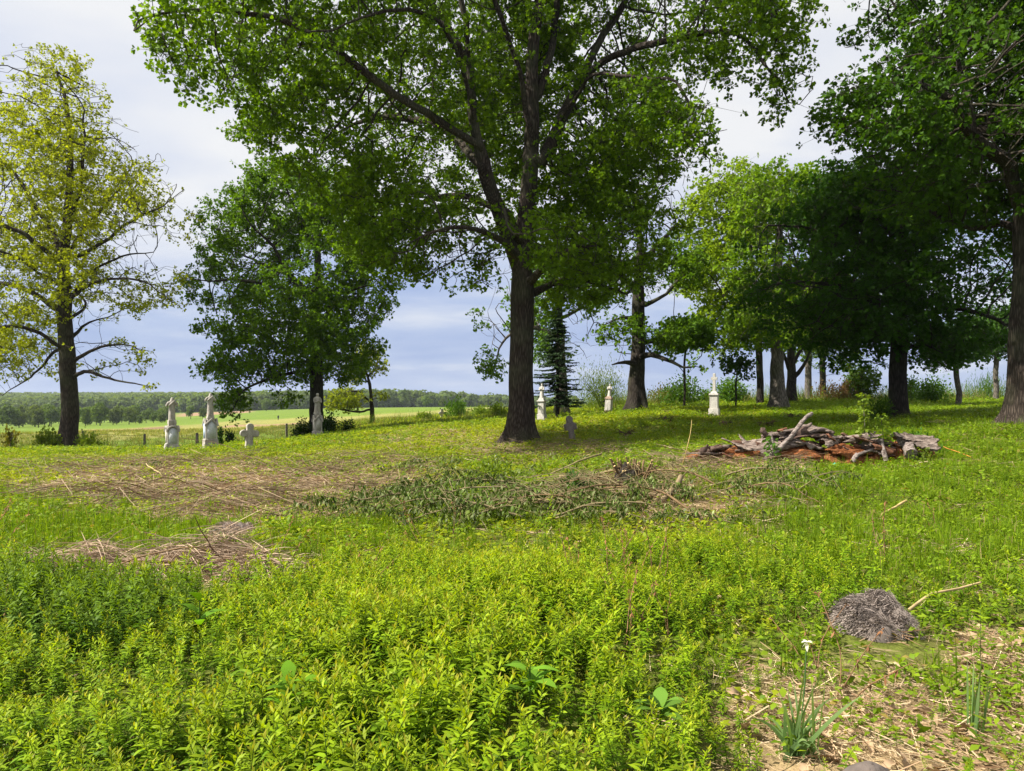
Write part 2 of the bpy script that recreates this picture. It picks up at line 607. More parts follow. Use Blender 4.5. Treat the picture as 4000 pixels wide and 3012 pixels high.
def build_ground():
    Ys = np.concatenate([np.linspace(-14, 1.8, 12), np.geomspace(2, 3200, 230)])
    S = np.linspace(-1.45, 1.45, 190)
    S = np.sign(S) * np.abs(S) ** 1.15
    X = S[None, :] * (np.maximum(Ys, 0)[:, None] + 10)
    YY = np.repeat(Ys[:, None], len(S), 1)
    Z = G(X.ravel(), YY.ravel()).reshape(X.shape)
    V = np.stack([X, YY, Z], -1).reshape(-1, 3)
    r, c = X.shape
    i = np.arange(r - 1)[:, None] * c + np.arange(c - 1)[None, :]
    Fc = np.stack([i, i + 1, i + c + 1, i + c], -1).reshape(-1, 4)
    px, py = proj(V)
    px = np.where(V[:, 1] < 0.4, 2000, px)
    Yv = V[:, 1]
    green = np.array([0.105, 0.125, 0.024])
    soil = np.array([0.15, 0.105, 0.065])
    straw = np.array([0.40, 0.29, 0.17])
    col = np.repeat(green[None], len(V), 0)
    g2 = 0.5 + 0.5 * vnoise(V * 0.35, 3)
    col = col * (0.75 + 0.5 * g2)[:, None]
    d = (dry_zone(px, py, Yv) * (Yv > 6))[:, None]
    col = col * (1 - d) + straw * d
    b = (bare_zone(px, Yv) * (Yv > 1))[:, None]
    col = col * (1 - b) + (0.8 * straw + 0.2 * soil) * b
    # fields beyond the fence
    f = smooth01(50, 62, Yv) * (px < 2050)
    crop = np.array([0.135, 0.205, 0.026])
    meadow = np.array([0.25, 0.25, 0.075])
    plough = np.array([0.30, 0.20, 0.13])
    wob = 6 * np.sin(px / 130.0) + 4 * np.sin(px / 47.0 + 1)
    edge = py - 0.055 * (1000 - px) + wob * 0.4
    fc = np.repeat(crop[None], len(V), 0)
    k = (smooth01(1640, 1646, edge) * (1 - smooth01(1684, 1692, edge)))[:, None]
    fc = fc * (1 - k) + meadow * k
    k = (smooth01(1662, 1664, edge + 0.5 * wob) * (1 - smooth01(1669, 1671, edge + 0.5 * wob)) * ((px > 850) & (px < 1150)))[:, None]
    fc = fc * (1 - k) + plough * k
    k = (smooth01(1646, 1647.5, edge) * (1 - smooth01(1653, 1655, edge)) * ((px > 330) & (px < 700)))[:, None]
    fc = fc * (1 - k) + plough * 0.7 * k
    k = ((Yv > 500) & (px > 700) & (px < 980) & (Yv < 640))[:, None] * 1.0
    fc = fc * (1 - k) + plough * k
    fa = f[:, None]
    col = col * (1 - fa) + fc * fa
    k = (smooth01(640, 700, Yv))[:, None]
    col = col * (1 - k) + np.array([0.05, 0.09, 0.03]) * k
    m, t, out = new_mat('ground')
    at = N(t, 'ShaderNodeAttribute', attribute_name='col')
    tc = N(t, 'ShaderNodeTexCoord')
    n1 = N(t, 'ShaderNodeTexNoise', inp={'Scale': 0.9, 'Detail': 9.0, 'Roughness': 0.7})
    n2 = N(t, 'ShaderNodeTexNoise', inp={'Scale': 14.0, 'Detail': 6.0, 'Roughness': 0.7})
    n3 = N(t, 'ShaderNodeTexNoise', inp={'Scale': 0.05, 'Detail': 8.0, 'Roughness': 0.65})
    for n in (n1, n2, n3):
        t.links.new(tc.outputs['Object'], n.inputs[0])
    c = mixc(t, 1.0, at.outputs['Color'], ramp(t, n2.outputs[0], [(0.3, (0.35,) * 3), (0.7, (1.45,) * 3)]), 'MULTIPLY')
    c = mixc(t, 1.0, c, ramp(t, n1.outputs[0], [(0.3, (0.7, 0.65, 0.6)), (0.7, (1.25, 1.25, 1.2))]), 'MULTIPLY')
    c = mixc(t, 1.0, c, ramp(t, n3.outputs[0], [(0.35, (0.85, 0.9, 0.8)), (0.65, (1.15, 1.1, 1.1))]), 'MULTIPLY')
    pb = N(t, 'ShaderNodeBsdfPrincipled')
    t.links.new(c, pb.inputs['Base Color'])
    pb.inputs['Roughness'].default_value = 0.95
    pb.inputs['Specular IOR Level'].default_value = 0.1
    bp = N(t, 'ShaderNodeBump', inp={'Strength': 0.8, 'Distance': 0.05})
    t.links.new(n2.outputs[0], bp.inputs['Height'])
    t.links.new(bp.outputs[0], pb.inputs['Normal'])
    t.links.new(pb.outputs[0], out.inputs[0])
    mb = MB().add(V, Fc, col)
    o = mb.build('ground', m)
    o['kind'] = 'structure'


build_ground()

# ------------------------------------------------------------------ trees


def densify(poly, D, wig=0.0, seed=0):
    poly = np.asarray(poly, float)
    n = len(poly)
    ext = np.vstack([2 * poly[0] - poly[1], poly, 2 * poly[-1] - poly[-2]])
    out = []
    for i in range(n - 1):
        p0, p1, p2, p3 = ext[i:i + 4]
        k = max(1, int(round(np.linalg.norm(p2 - p1) / D)))
        for u in np.arange(k) / k:
            out.append(0.5 * ((2 * p1) + (-p0 + p2) * u + (2 * p0 - 5 * p1 + 4 * p2 - p3) * u ** 2 + (-p0 + 3 * p1 - 3 * p2 + p3) * u ** 3))
    out.append(poly[-1])
    out = np.array(out)
    if wig:
        r = np.random.default_rng(seed)
        w = np.cumsum(r.normal(size=out.shape), 0)
        w -= np.linspace(0, 1, len(out))[:, None] * w[-1]
        out = out + w * wig * np.array([1, 1, 0.5])
    return out


def colonize(nodes, parents, att, D, dk, iters, tropism, r):
    cap = len(nodes) + 60000
    Pn = np.zeros((cap, 3))
    par = np.full(cap, -1)
    n = len(nodes)
    Pn[:n] = nodes
    par[:n] = parents
    kids = np.zeros(cap, int)
    for p in par[1:n]:
        if p >= 0:
            kids[p] += 1
    near = np.empty(len(att), int)
    dist = np.empty(len(att))
    for i in range(0, len(att), 1000):
        d = np.linalg.norm(att[i:i + 1000, None] - Pn[None, :n], axis=2)
        near[i:i + 1000] = d.argmin(1)
        dist[i:i + 1000] = d.min(1)
    keep = dist > dk
    att, near, dist = att[keep], near[keep], dist[keep]
    for it in range(iters):
        if len(att) == 0:
            break
        u, inv = np.unique(near, return_inverse=True)
        dv = att - Pn[near]
        dv /= np.linalg.norm(dv, axis=1)[:, None] + 1e-9
        S = np.zeros((len(u), 3))
        np.add.at(S, inv, dv)
        S /= np.linalg.norm(S, axis=1)[:, None] + 1e-9
        hasp = par[u] >= 0
        inert = np.zeros_like(S)
        inert[hasp] = Pn[u[hasp]] - Pn[par[u[hasp]]]
        inert /= np.linalg.norm(inert, axis=1)[:, None] + 1e-9
        S += 0.35 * inert * (kids[u] == 0)[:, None] + np.asarray(tropism) + r.normal(size=S.shape) * 0.16
        S /= np.linalg.norm(S, axis=1)[:, None] + 1e-9
        ok = kids[u] < 4
        bad = ~ok[inv]
        new = Pn[u[ok]] + S[ok] * D
        k = len(new)
        if k == 0 or n + k > cap:
            break
        Pn[n:n + k] = new
        par[n:n + k] = u[ok]
        kids[u[ok]] += 1
        if bad.any():
            att, near, dist = att[~bad], near[~bad], dist[~bad]
            if len(att) == 0:
                n += k
                break
        d = np.linalg.norm(att[:, None] - new[None], axis=2)
        j = d.argmin(1)
        dm = d[np.arange(len(att)), j]
        better = dm < dist
        near[better] = n + j[better]
        dist[better] = dm[better]
        n += k
        keep = dist > dk
        att, near, dist = att[keep], near[keep], dist[keep]
    return Pn[:n], par[:n]


def tree_radii(par, n, R0, rt):
    kids = [[] for _ in range(n)]
    for i in range(n):
        if par[i] >= 0:
            kids[par[i]].append(i)
    tips = sum(1 for k in kids if not k)
    e = min(3.2, max(1.7, math.log(max(tips, 3)) / math.log(max(R0 / rt, 1.5))))
    acc = np.zeros(n)
    for i in range(n - 1, -1, -1):
        if not kids[i]:
            acc[i] = rt ** e
        if par[i] >= 0:
            acc[par[i]] += acc[i]
    return acc ** (1 / e), kids


def order_nodes(Pn, par, extra):
    """make sure that parents come before children"""
    n = len(Pn)
    depth = np.full(n, -1)
    for i in range(n):
        st = []
        j = i
        while j >= 0 and depth[j] < 0:
            st.append(j)
            j = par[j]
        d = depth[j] if j >= 0 else -1
        for q in reversed(st):
            d += 1
            depth[q] = d
    o = np.argsort(depth, kind='stable')
    inv = np.empty(n, int)
    inv[o] = np.arange(n)
    p2 = np.array([inv[p] if p >= 0 else -1 for p in par[o]])
    return Pn[o], p2, extra[o]


def leaf_quads(mb, pos, dirs, nrm, size, width, col, fold=0.25, droop=0.0):
    """pos (n,3) base, dirs (n,3) along the leaf; two triangles each, folded on the midrib"""
    n = len(pos)
    dirs = dirs / (np.linalg.norm(dirs, axis=1)[:, None] + 1e-9)
    side = np.cross(nrm, dirs)
    side /= np.linalg.norm(side, axis=1)[:, None] + 1e-9
    up = np.cross(dirs, side)
    size = np.broadcast_to(size, (n,))[:, None]
    width = np.broadcast_to(width, (n,))[:, None]
    tip = pos + dirs * size - np.array([0, 0, 1.0]) * droop * size
    mid = pos + dirs * size * 0.58 + up * width * fold
    l = mid + side * width * 0.5
    r_ = mid - side * width * 0.5
    V = np.stack([pos, r_, tip, l], 1).reshape(-1, 3)
    i = np.arange(n)[:, None] * 4
    Fc = np.concatenate([i + np.array([[0, 1, 2]]), i + np.array([[0, 2, 3]])])
    mb.add(V, Fc, np.repeat(col, 4, 0))


def make_tree(name, label, base, R0, guides, ells, nattr, D=0.45, dk=0.6, rt=0.010, leaf_n=14, leaf_size=0.13, sd=0.26,
              colA=(0.05, 0.12, 0.015), colB=(0.10, 0.20, 0.02), bark='oak_bark', tropism=(0, 0, 0.08), seed=1, group=None,
              wig=0.05, flare=0.75, thin=0.03, minr=0.006, cat='tree', bare=0.0, iters=70, part2='crown', clump_f=0.75, clump_t=0.16, limb=0.5, twigs=True):
    r = np.random.default_rng(seed)
    nattr, dk, leaf_n, leaf_size = int(nattr * 1.8), dk * 0.8, leaf_n * 1.6, leaf_size * 1.12
    px0, Y0 = base
    B = base_at(px0, Y0)
    B[2] -= 0.05

    def PX(g):
        return np.array([P(a[0], a[1], Y0 + (a[2] if len(a) > 2 else 0)) for a in g])
    trunk = PX(guides[0])
    trunk[0] = B
    nodes = list(densify(trunk, D, wig * 0.4, seed))
    ntrunk = len(nodes)
    parents = [-1] + list(range(len(nodes) - 1))
    gr = list(R0 * (1 - 0.85 * np.linspace(0, 1, ntrunk) ** 1.1))
    for gi, g in enumerate(guides[1:]):
        poly = densify(PX(g), D, wig, seed + gi + 1)
        A = np.array(nodes)
        j = int(np.linalg.norm(A - poly[0], axis=1).argmin())
        # join smoothly on to the existing wood
        for q in poly[(0 if np.linalg.norm(A[j] - poly[0]) > D * 0.6 else 1):]:
            nodes.append(q)
            parents.append(j)
            gr.append(0)
            j = len(nodes) - 1
        k0 = len(gr) - 1
        while k0 > 0 and gr[k0] == 0:
            k0 -= 1
        jj = parents[k0 + 1]
        m_ = len(gr) - 1 - k0
        for i_ in range(m_):
            gr[k0 + 1 + i_] = max(0.02, limb * gr[jj] * (1 - 0.85 * (i_ / max(m_ - 1, 1)) ** 0.8))
    vol = np.array([e[2] * e[3] * e[5] * (e[6] if len(e) > 6 else 1.0) for e in ells])
    att = []
    for e, v in zip(ells, vol / vol.sum()):
        k = max(3, int(nattr * v))
        d = r.normal(size=(k, 3))
        d /= np.linalg.norm(d, axis=1)[:, None]
        d *= (r.uniform(0, 1, k) ** (1 / 2.2))[:, None]
        Yc = Y0 + e[4]
        yy = Yc + d[:, 1] * e[5]
        # pixel extent taken at the ellipse's own distance
        x = (e[0] - 2000 + d[:, 0] * e[2]) / F * Yc
        z = EYE - (e[1] + d[:, 2] * e[3] - HOR) / F * Yc
        att.append(np.stack([x, yy, z], 1))
    att = np.concatenate(att)
    Pn, par = colonize(np.array(nodes), np.array(parents), att, D, dk, iters, tropism, r)
    gfull = np.zeros(len(Pn))
    gfull[:len(gr)] = gr
    Pn, par, gfull = order_nodes(Pn, par, gfull)
    n = len(Pn)
    rad, kids = tree_radii(par, n, R0, rt)
    rad = np.maximum(rad, gfull)
    T = thing(name, label, cat, B, group)
    mb = MB()
    gapn = vnoise(Pn * clump_f, seed + 7)
    # chains
    top_h = Pn[:, 2] - B[2]
    starts = [(0, -1)]
    while starts:
        s, p = starts.pop()
        ch = [s]
        while kids[ch[-1]]:
            ks = sorted(kids[ch[-1]], key=lambda q: -rad[q])
            for q in ks[1:]:
                starts.append((q, ch[-1]))
            ch.append(ks[0])
        pts = Pn[ch]
        rr = rad[ch].copy()
        if p >= 0:
            pts = np.vstack([Pn[p], pts])
            rr = np.concatenate([[min(rr[0] * 1.25, rad[p])], rr])
        if len(pts) < 2 or rr.max() < minr:
            continue
        if p >= 0 and rr.max() < 0.022 and gapn[ch].max() + clump_t < 0.06 and r.uniform() < 0.7:
            continue
        if p < 0:
            h = pts[:, 2] - B[2]
            rr = np.maximum(rr, 0)
            # fine resampling for the trunk and its root flare
            hh = np.concatenate([np.linspace(0, min(2.2, h[-1] * 0.4), 14)[:-1], h[(h > min(2.2, h[-1] * 0.4))]])
            pts = np.stack([np.interp(hh, h, pts[:, k]) for k in range(3)], 1)
            rr = np.interp(hh, h, rr)
            rr = rr * (1 + flare * np.exp(-hh / (1.1 * R0 + 0.12)) + 0.10 * np.exp(-hh / 1.8))
            ph = r.uniform(0, 6.28, 4)
            fl = np.exp(-hh / (R0 + 0.1))

            def wob(th, idx, fl=fl, ph=ph):
                f = fl[idx]
                return 1 + 0.03 * np.sin(3 * th + ph[0] + 0.25 * idx) + 0.02 * np.sin(7 * th + ph[1]) + f * (0.24 * np.sin(5 * th + ph[2]) + 0.13 * np.sin(8 * th + ph[3]))
            tube(mb, pts, rr, 28 if R0 > 0.3 else 12, wob=wob)
        else:
            mx = rr.max()
            tube(mb, pts, rr, 12 if mx > 0.12 else 7 if mx > 0.04 else 5 if mx > 0.018 else 3)
    mb.build('trunk', M[bark], T)
    # leaves
    out = np.array([len(k) for k in kids])
    idx = np.where(((rad < thin) & (r.uniform(size=n) > bare)) & (np.arange(n) > ntrunk))[0]
    w = np.where(out[idx] == 0, 2.3, 0.65)
    # foliage hangs in clumps: thin it out where a slow 3D noise is low
    gap = vnoise(Pn[idx] * clump_f, seed + 7)
    dens = np.clip((gap + clump_t) / 0.35, 0.0, 1.0)
    cnt = r.poisson(leaf_n * w * r.uniform(0.35, 1.5, len(idx)) * dens * 1.45)
    # oak leaves sit in rosettes at the shoot ends
    nros = np.maximum(0, np.round(cnt / 6.5)).astype(int)
    rw = np.repeat(np.arange(len(idx)), nros)
    roff = r.normal(size=(len(rw), 3)) * sd * np.array([1, 1, 0.7])
    rc = Pn[idx][rw] + roff
    rax = roff / sd + r.normal(size=(len(rw), 3)) * 0.5 + np.array([0, 0, 0.25])
    rax /= np.linalg.norm(rax, axis=1)[:, None]
    if twigs and len(rw) > 400:
        a_, b_ = Pn[idx][rw], rc
        d_ = b_ - a_
        d_ /= np.linalg.norm(d_, axis=1)[:, None] + 1e-9
        s1 = np.cross(d_, np.array([0.31, 0.77, 0.55]))
        s1 /= np.linalg.norm(s1, axis=1)[:, None] + 1e-9
        s2 = np.cross(d_, s1)
        ring = [s1, -0.5 * s1 + 0.87 * s2, -0.5 * s1 - 0.87 * s2]
        V_ = np.stack([a_ + q_ * 0.006 for q_ in ring] + [b_ + q_ * 0.0035 for q_ in ring], 1).reshape(-1, 3)
        i_ = np.arange(len(rw))[:, None] * 6
        F_ = np.concatenate([i_ + np.array([[k_, (k_ + 1) % 3, 3 + (k_ + 1) % 3, 3 + k_]]) for k_ in range(3)])
        tw = MB()
        tw.add(V_, F_)
        tw.build('twigs', M[bark], T)['kind'] = 'stuff'
    lc = r.integers(5, 9, len(rw))
    lr = np.repeat(np.arange(len(rw)), lc)
    who = rw[lr]
    m = len(who)
    jit = r.normal(size=(m, 3))
    jit /= np.linalg.norm(jit, axis=1)[:, None]
    dirs = jit + rax[lr] * 0.45
    pos = rc[lr] + jit * 0.03
    nrm = rax[lr] + r.normal(size=(m, 3)) * 0.35 + np.array([0, 0, 0.4])
    sz = leaf_size * r.uniform(0.65, 1.3, m)
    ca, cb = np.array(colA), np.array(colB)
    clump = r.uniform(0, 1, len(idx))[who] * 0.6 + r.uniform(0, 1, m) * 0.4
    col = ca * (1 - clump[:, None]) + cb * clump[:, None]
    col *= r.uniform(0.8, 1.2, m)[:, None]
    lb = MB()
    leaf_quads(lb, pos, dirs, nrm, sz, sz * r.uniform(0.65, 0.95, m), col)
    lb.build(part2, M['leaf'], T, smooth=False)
    return T, n, m


OAK = dict(colA=(0.060, 0.130, 0.004), colB=(0.165, 0.275, 0.008))
stats = []


def main_oak():
    g = [
        [(2035, 1740), (2038, 1500), (2045, 1250), (2055, 1000), (2075, 750), (2090, 480), (2095, 250), (2120, 0), (2140, -350), (2130, -800)],
        [(2040, 1090, 0), (1990, 950, -.4), (1930, 780, -.9), (1880, 580, -1.6), (1850, 440, -1.8), (1825, 200, -2), (1790, -60, -2.2), (1700, -420, -2.5)],
        [(1880, 570, -1.6), (1760, 500, -2.2), (1660, 440, -2.8), (1540, 370, -3.4), (1380, 240, -4.2), (1270, 165, -5), (1100, 75, -5.8), (900, 50, -6.6), (680, 40, -7.2), (540, 80, -7.5)],
        [(1900, 660, -1.4), (1760, 520, 1), (1650, 480, 2), (1450, 470, 3), (1250, 560, 4)],
        [(1860, 480, -1.8), (1790, 220, -3), (1680, 60, -4.4), (1500, 40, -5.4), (1300, 120, -6.2)],
        [(1830, 250, -2), (1700, 20, -2), (1560, -200, -2.5), (1300, -420, -3)],
        [(2085, 600, 0), (2040, 330, -1), (1990, 120, -1.8), (1920, -60, -2.4), (1880, -300, -3)],
        [(2095, 400, 0), (2160, 180, .6), (2190, 0, 1), (2240, -350, 1.6)],
        [(2110, 640, 0), (2180, 480, .5), (2260, 320, 1), (2330, 170, 1.4), (2430, 20, 1.7), (2560, -250, 2)],
        [(2180, 500, .4), (2260, 370, -1), (2330, 290, -2), (2440, 290, -3), (2560, 305, -3.8), (2640, 320, -4.2), (2720, 480, -4.8)],
        [(2240, 370, .8), (2350, 250, 0), (2480, 190, -1.4), (2640, 150, -2.6), (2760, 120, -3.4), (2880, 130, -4), (3010, 280, -4.5), (3080, 400, -4.6)],
        [(2050, 1160, 0), (2150, 1110, 1.2), (2250, 1080, 2.2), (2350, 1110, 3), (2450, 1150, 3.6)],
        [(2050, 1120, 0), (2140, 1040, -1), (2240, 980, -2), (2330, 960, -3)],
        [(2040, 1020, 0), (1960, 950, -1.5), (1850, 900, -3), (1720, 900, -4), (1600, 950, -4.6)],
        [(2045, 960, 0), (1990, 850, -2), (1960, 820, -3.5), (1980, 880, -4.6)],
        [(1950, 820, -1), (1800, 760, .5), (1650, 780, 2), (1500, 850, 3)],
    ]
    E = [
        (2000, 330, 700, 420, 3.6, 6.0), (2080, 780, 480, 260, 3.2, 5.0, 0.9), (1750, 920, 260, 170, -2.5, 3.5, 1.3),
        (1550, 880, 260, 190, 1.5, 4.0, 1.2), (1480, 330, 560, 300, -0.5, 5.0, 1.0), (1000, 170, 420, 150, -6, 3.5, 1.1),
        (640, 110, 190, 130, -7.2, 2.2, 1.4), (1150, 480, 280, 160, -2, 3.5, 0.8), (2400, 600, 340, 330, 2.2, 5.0, 1.2),
        (2520, 420, 150, 140, -3.5, 2.0, 1.4), (2720, 560, 110, 170, -4.6, 1.8, 1.5), (2880, 170, 300, 140, -3.2, 3.2, 1.2), (3080, 340, 140, 120, -4.5, 1.8, 1.6),
        (2400, 960, 250, 170, 1.5, 4.0, 1.2), (2250, 1080, 200, 90, 0.5, 3.0, 1.1), (2220, 960, 220, 110, -3.0, 2.0, 1.2), (1960, 900, 160, 110, -4.2, 1.6, 1.4), (2130, 960, 130, 90, -4.2, 1.5, 1.4),
        (2100, -350, 900, 350, 0, 8, 0.7), (1350, -150, 600, 250, -3, 5, 0.7), (2750, -150, 500, 250, -1, 5, 0.7),
        (1700, 1040, 210, 100, -2.2, 2.8, 1.5), (1890, 1060, 120, 80, -2, 2, 1.5), (2220, 1150, 190, 70, 1, 2.5, 1.4), (1500, 1000, 160, 110, 0, 3, 1.3), (1400, 700, 260, 170, -1, 3.5, 1.0), (760, 250, 150, 110, -6.8, 1.8, 1.3), (980, 330, 120, 90, -5.5, 1.6, 1.0)]
    return make_tree('oak_tree', 'largest oak with massive bare lower trunk in the middle of the graveyard', (2035, 27.0), 0.405, g, E, 4700,
                     D=0.42, dk=0.50, leaf_n=22, leaf_size=0.112, sd=0.25, seed=5, wig=0.035, flare=0.72, limb=0.48, clump_t=0.22, **OAK)


def left_oak():
    g = [
        [(272, 1760), (275, 1600), (268, 1400), (262, 1250), (255, 1120), (250, 1020), (262, 850), (275, 650), (260, 420), (210, 250)],
        [(262, 1380), (200, 1330, -1), (120, 1290, -1.5), (0, 1280, -2), (-180, 1330, -2.5)],
        [(250, 1360), (205, 1380, 1), (160, 1440, 1.2), (90, 1500, 1.5), (10, 1545, 1.8)],
        [(258, 1240), (190, 1190, .5), (90, 1120, 1), (-60, 1090, 1.5), (-250, 1060, 2)],
        [(255, 1130), (170, 1080, -1), (60, 1010, -2), (-100, 940, -3)],
        [(250, 1040), (170, 980, -1), (100, 920, -1.6), (0, 880, -2), (-150, 800, -2.5)],
        [(250, 1020), (205, 900, 1), (160, 830, 1.2), (60, 690, 1.8), (-80, 560, 2)],
        [(262, 900), (310, 760, -.8), (330, 600, -1.4), (330, 430, -1.8)],
        [(255, 1010), (300, 930, 1), (360, 860, 1.6), (450, 760, 2.4), (520, 640, 3)],
        [(265, 1000), (330, 1000, -1), (430, 930, -2), (530, 850, -2.8), (640, 800, -3.2), (720, 740, -3.6)],
        [(262, 1190), (350, 1120, -1.5), (460, 1100, -2.4), (570, 1110, -3), (640, 1160, -3.2), (690, 1190, -3.3)],
        [(265, 1170), (360, 1060, 1), (470, 1000, 2), (600, 985, 2.8)],
        [(270, 1420), (350, 1370, -1), (430, 1340, -1.8), (520, 1350, -2.4), (560, 1380, -2.6)],
        [(270, 1470), (330, 1450, -1), (420, 1480, -2), (520, 1500, -2.6), (590, 1510, -2.8)],
        [(270, 1330), (340, 1260, 1), (420, 1240, 2)],
        [(255, 1260), (330, 1180, 2), (250, 1100, 3.5)],
    ]
    E = [(210, 420, 230, 230, 0, 4.5), (330, 680, 330, 240, 0, 5), (560, 820, 190, 170, -2, 3), (200, 900, 430, 220, 0, 5), (-120, 780, 320, 380, 0, 5, 0.8),
         (330, 1120, 340, 160, 0, 4.5), (600, 1080, 120, 120, -2.5, 2), (100, 1260, 340, 130, 0, 4.5), (400, 1390, 190, 100, -1, 3.2, 1.2), (60, 1400, 240, 90, 0, 3.5), (-200, 1200, 250, 160, 0, 4, .8), (170, 290, 120, 100, 0, 2.2, 1.3)]
    return make_tree('oak_tree', 'sparse yellow-green oak on the left with sky showing through its young leaves', (272, 42.5), 0.42, g, E, 3000,
                     D=0.42, dk=0.5, leaf_n=9.0, leaf_size=0.12, sd=0.22, colA=(0.27, 0.32, 0.010), colB=(0.45, 0.50, 0.022), limb=0.34, clump_t=0.24, seed=8, wig=0.05, rt=0.009, bark='oak_bark', flare=0.55, thin=0.024)


def middle_oak():
    g = [
        [(1237, 1712), (1237, 1550), (1238, 1400), (1234, 1250), (1240, 1100), (1245, 980), (1255, 850), (1250, 720)],
        [(1236, 1230), (1160, 1120, -.5), (1110, 1050, -1), (1060, 960, -1.5), (1000, 900, -2)],
        [(1234, 1170), (1130, 1130, -1.5), (1040, 1110, -2.5), (920, 1090, -3.4), (820, 1100, -4), (740, 1090, -4.4)],
        [(1236, 1150), (1140, 1080, 1), (1030, 1030, 2), (920, 980, 2.6), (810, 960, 3)],
        [(1238, 1260), (1310, 1180, 1), (1370, 1060, 1.8), (1420, 980, 2.2)],
        [(1238, 1220), (1320, 1190, -1), (1420, 1120, -2), (1500, 1150, -2.8)],
        [(1235, 1440), (1150, 1460, -1), (1060, 1480, -2), (960, 1520, -2.8), (920, 1570, -3), (900, 1620, -3)],
        [(1238, 1450), (1310, 1420, 1), (1380, 1400, 2)],
        [(1245, 1000), (1180, 880, .5), (1130, 780, 1), (1110, 700, 1.2)],
        [(1245, 980), (1320, 860, -.5), (1370, 760, -1)],
        [(1236, 1350), (1150, 1330, 2), (1020, 1350, 3)],
    ]
    E = [(1150, 830, 270, 190, 0, 4.5), (1330, 900, 240, 260, 0, 4.5, 1.2), (1440, 1020, 110, 180, 0, 3.5, 1.2), (820, 1190, 90, 60, -2, 2.5, 1.3), (870, 1280, 90, 80, -1, 2.5, 1.3), (980, 940, 210, 180, 0, 4), (850, 1090, 120, 110, -2, 3), (1080, 1130, 260, 150, 0, 5), (1400, 1130, 150, 160, 0, 4),
         (1050, 1300, 210, 130, 0, 4.5, 1.1), (1290, 1330, 190, 170, 0, 4.5, 1.1), (900, 1430, 100, 80, -2, 2.5, 1.2), (1080, 1440, 170, 70, -1, 3), (905, 1560, 70, 80, -3, 1.4, 2.2), (900, 1615, 45, 40, -3, 1.0, 3.0), (1350, 1440, 120, 60, 0, 3), (1120, 1560, 35, 40, -2, 1, 1.5), (1090, 720, 120, 90, 0, 3)]
    return make_tree('oak_tree', 'round-crowned oak rising behind the slim female statue', (1237, 46.0), 0.38, g, E, 2600,
                     D=0.45, dk=0.55, leaf_n=21, leaf_size=0.135, sd=0.28, seed=12, wig=0.05, bark='dark_bark', clump_t=0.36, limb=0.42, colA=(0.060, 0.140, 0.004), colB=(0.150, 0.270, 0.008))


def edge_oak():
    g = [
        [(3985, 1680), (3990, 1500), (4000, 1250), (4005, 1000), (4010, 760), (4050, 500), (4080, 200), (4100, -200)],
        [(4005, 830), (3960, 640, -.6), (3900, 580, -1), (3830, 510, -1.4), (3760, 440, -1.8), (3690, 380, -2), (3600, 330, -2.2)],
        [(3830, 510, -1.4), (3770, 330, -1.6), (3740, 220, -2)],
        [(4005, 900), (3900, 870, .5), (3800, 900, 1), (3680, 860, 1.6)],
        [(4040, 550), (3960, 300, 1), (3900, 80, 1.5), (3820, -150, 2)],
        [(3860, -50, 1.6), (3650, -60, 1), (3500, 30, .5)],
    ]
    E = [(3720, 430, 420, 280, -1, 4.5, 1.2), (3900, 200, 300, 260, 0, 5), (3450, 430, 200, 170, -1.5, 3, 1.2), (3880, 700, 250, 200, 0, 4), (3600, 650, 280, 170, 0, 3.5, 1.2), (3500, 40, 200, 60, 0, 2.5),
         (4250, 500, 350, 500, 0, 6, .6), (3900, -200, 500, 300, 0, 6, .6), (3960, 480, 90, 180, -3, 1.5, 1.6)]
    return make_tree('oak_tree', 'oak whose grey trunk is cut off by the right picture edge', (3985, 22.0), 0.37, g, E, 2300,
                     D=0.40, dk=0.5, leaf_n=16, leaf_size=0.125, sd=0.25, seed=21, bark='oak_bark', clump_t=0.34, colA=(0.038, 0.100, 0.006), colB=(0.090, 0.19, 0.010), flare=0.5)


def dark_maple():
    g = [
        [(3510, 1650), (3515, 1500), (3520, 1350), (3525, 1150), (3530, 950), (3520, 780), (3500, 640)],
        [(3525, 1290), (3420, 1190, -1), (3300, 1130, -2), (3160, 1100, -3), (3020, 1110, -3.6)],
        [(3522, 1330), (3420, 1290, 1), (3300, 1270, 2), (3180, 1290, 2.6)],
        [(3528, 1180), (3420, 1050, .5), (3300, 960, 1), (3150, 900, 1.4), (3000, 880, 1.6)],
        [(3525, 1280), (3640, 1220, -1), (3760, 1200, -2), (3900, 1250, -2.6)],
        [(3528, 1150), (3640, 1050, 1), (3780, 1000, 2), (3900, 980, 2.4)],
        [(3530, 1000), (3440, 860, -1), (3340, 760, -1.6)],
        [(3530, 980), (3620, 840, -.5), (3700, 720, -1)],
        [(3525, 1360), (3600, 1350, -1.5), (3680, 1380, -2.4)],
    ]
    E = [(3400, 880, 300, 230, 0, 4.5), (3650, 900, 290, 260, 0, 5), (3200, 960, 260, 190, 0, 4), (3150, 1150, 260, 150, -1, 4), (3450, 1150, 330, 150, 0, 5, 1.1), (3780, 1150, 240, 200, 0, 5, 1.1), (3350, 1300, 260, 80, 0, 4.5, 1.1), (3680, 1340, 260, 90, 0, 4.5, 1.1), (3290, 1380, 110, 60, 0, 3), (3880, 1330, 130, 110, 0, 3, 1.1), (3360, 700, 170, 100, 0, 3)]
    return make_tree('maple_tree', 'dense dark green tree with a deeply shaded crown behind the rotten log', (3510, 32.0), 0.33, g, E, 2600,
                     D=0.42, dk=0.5, leaf_n=17, leaf_size=0.145, sd=0.27, seed=31, bark='dark_bark', colA=(0.024, 0.075, 0.006), colB=(0.055, 0.135, 0.010), flare=0.45)


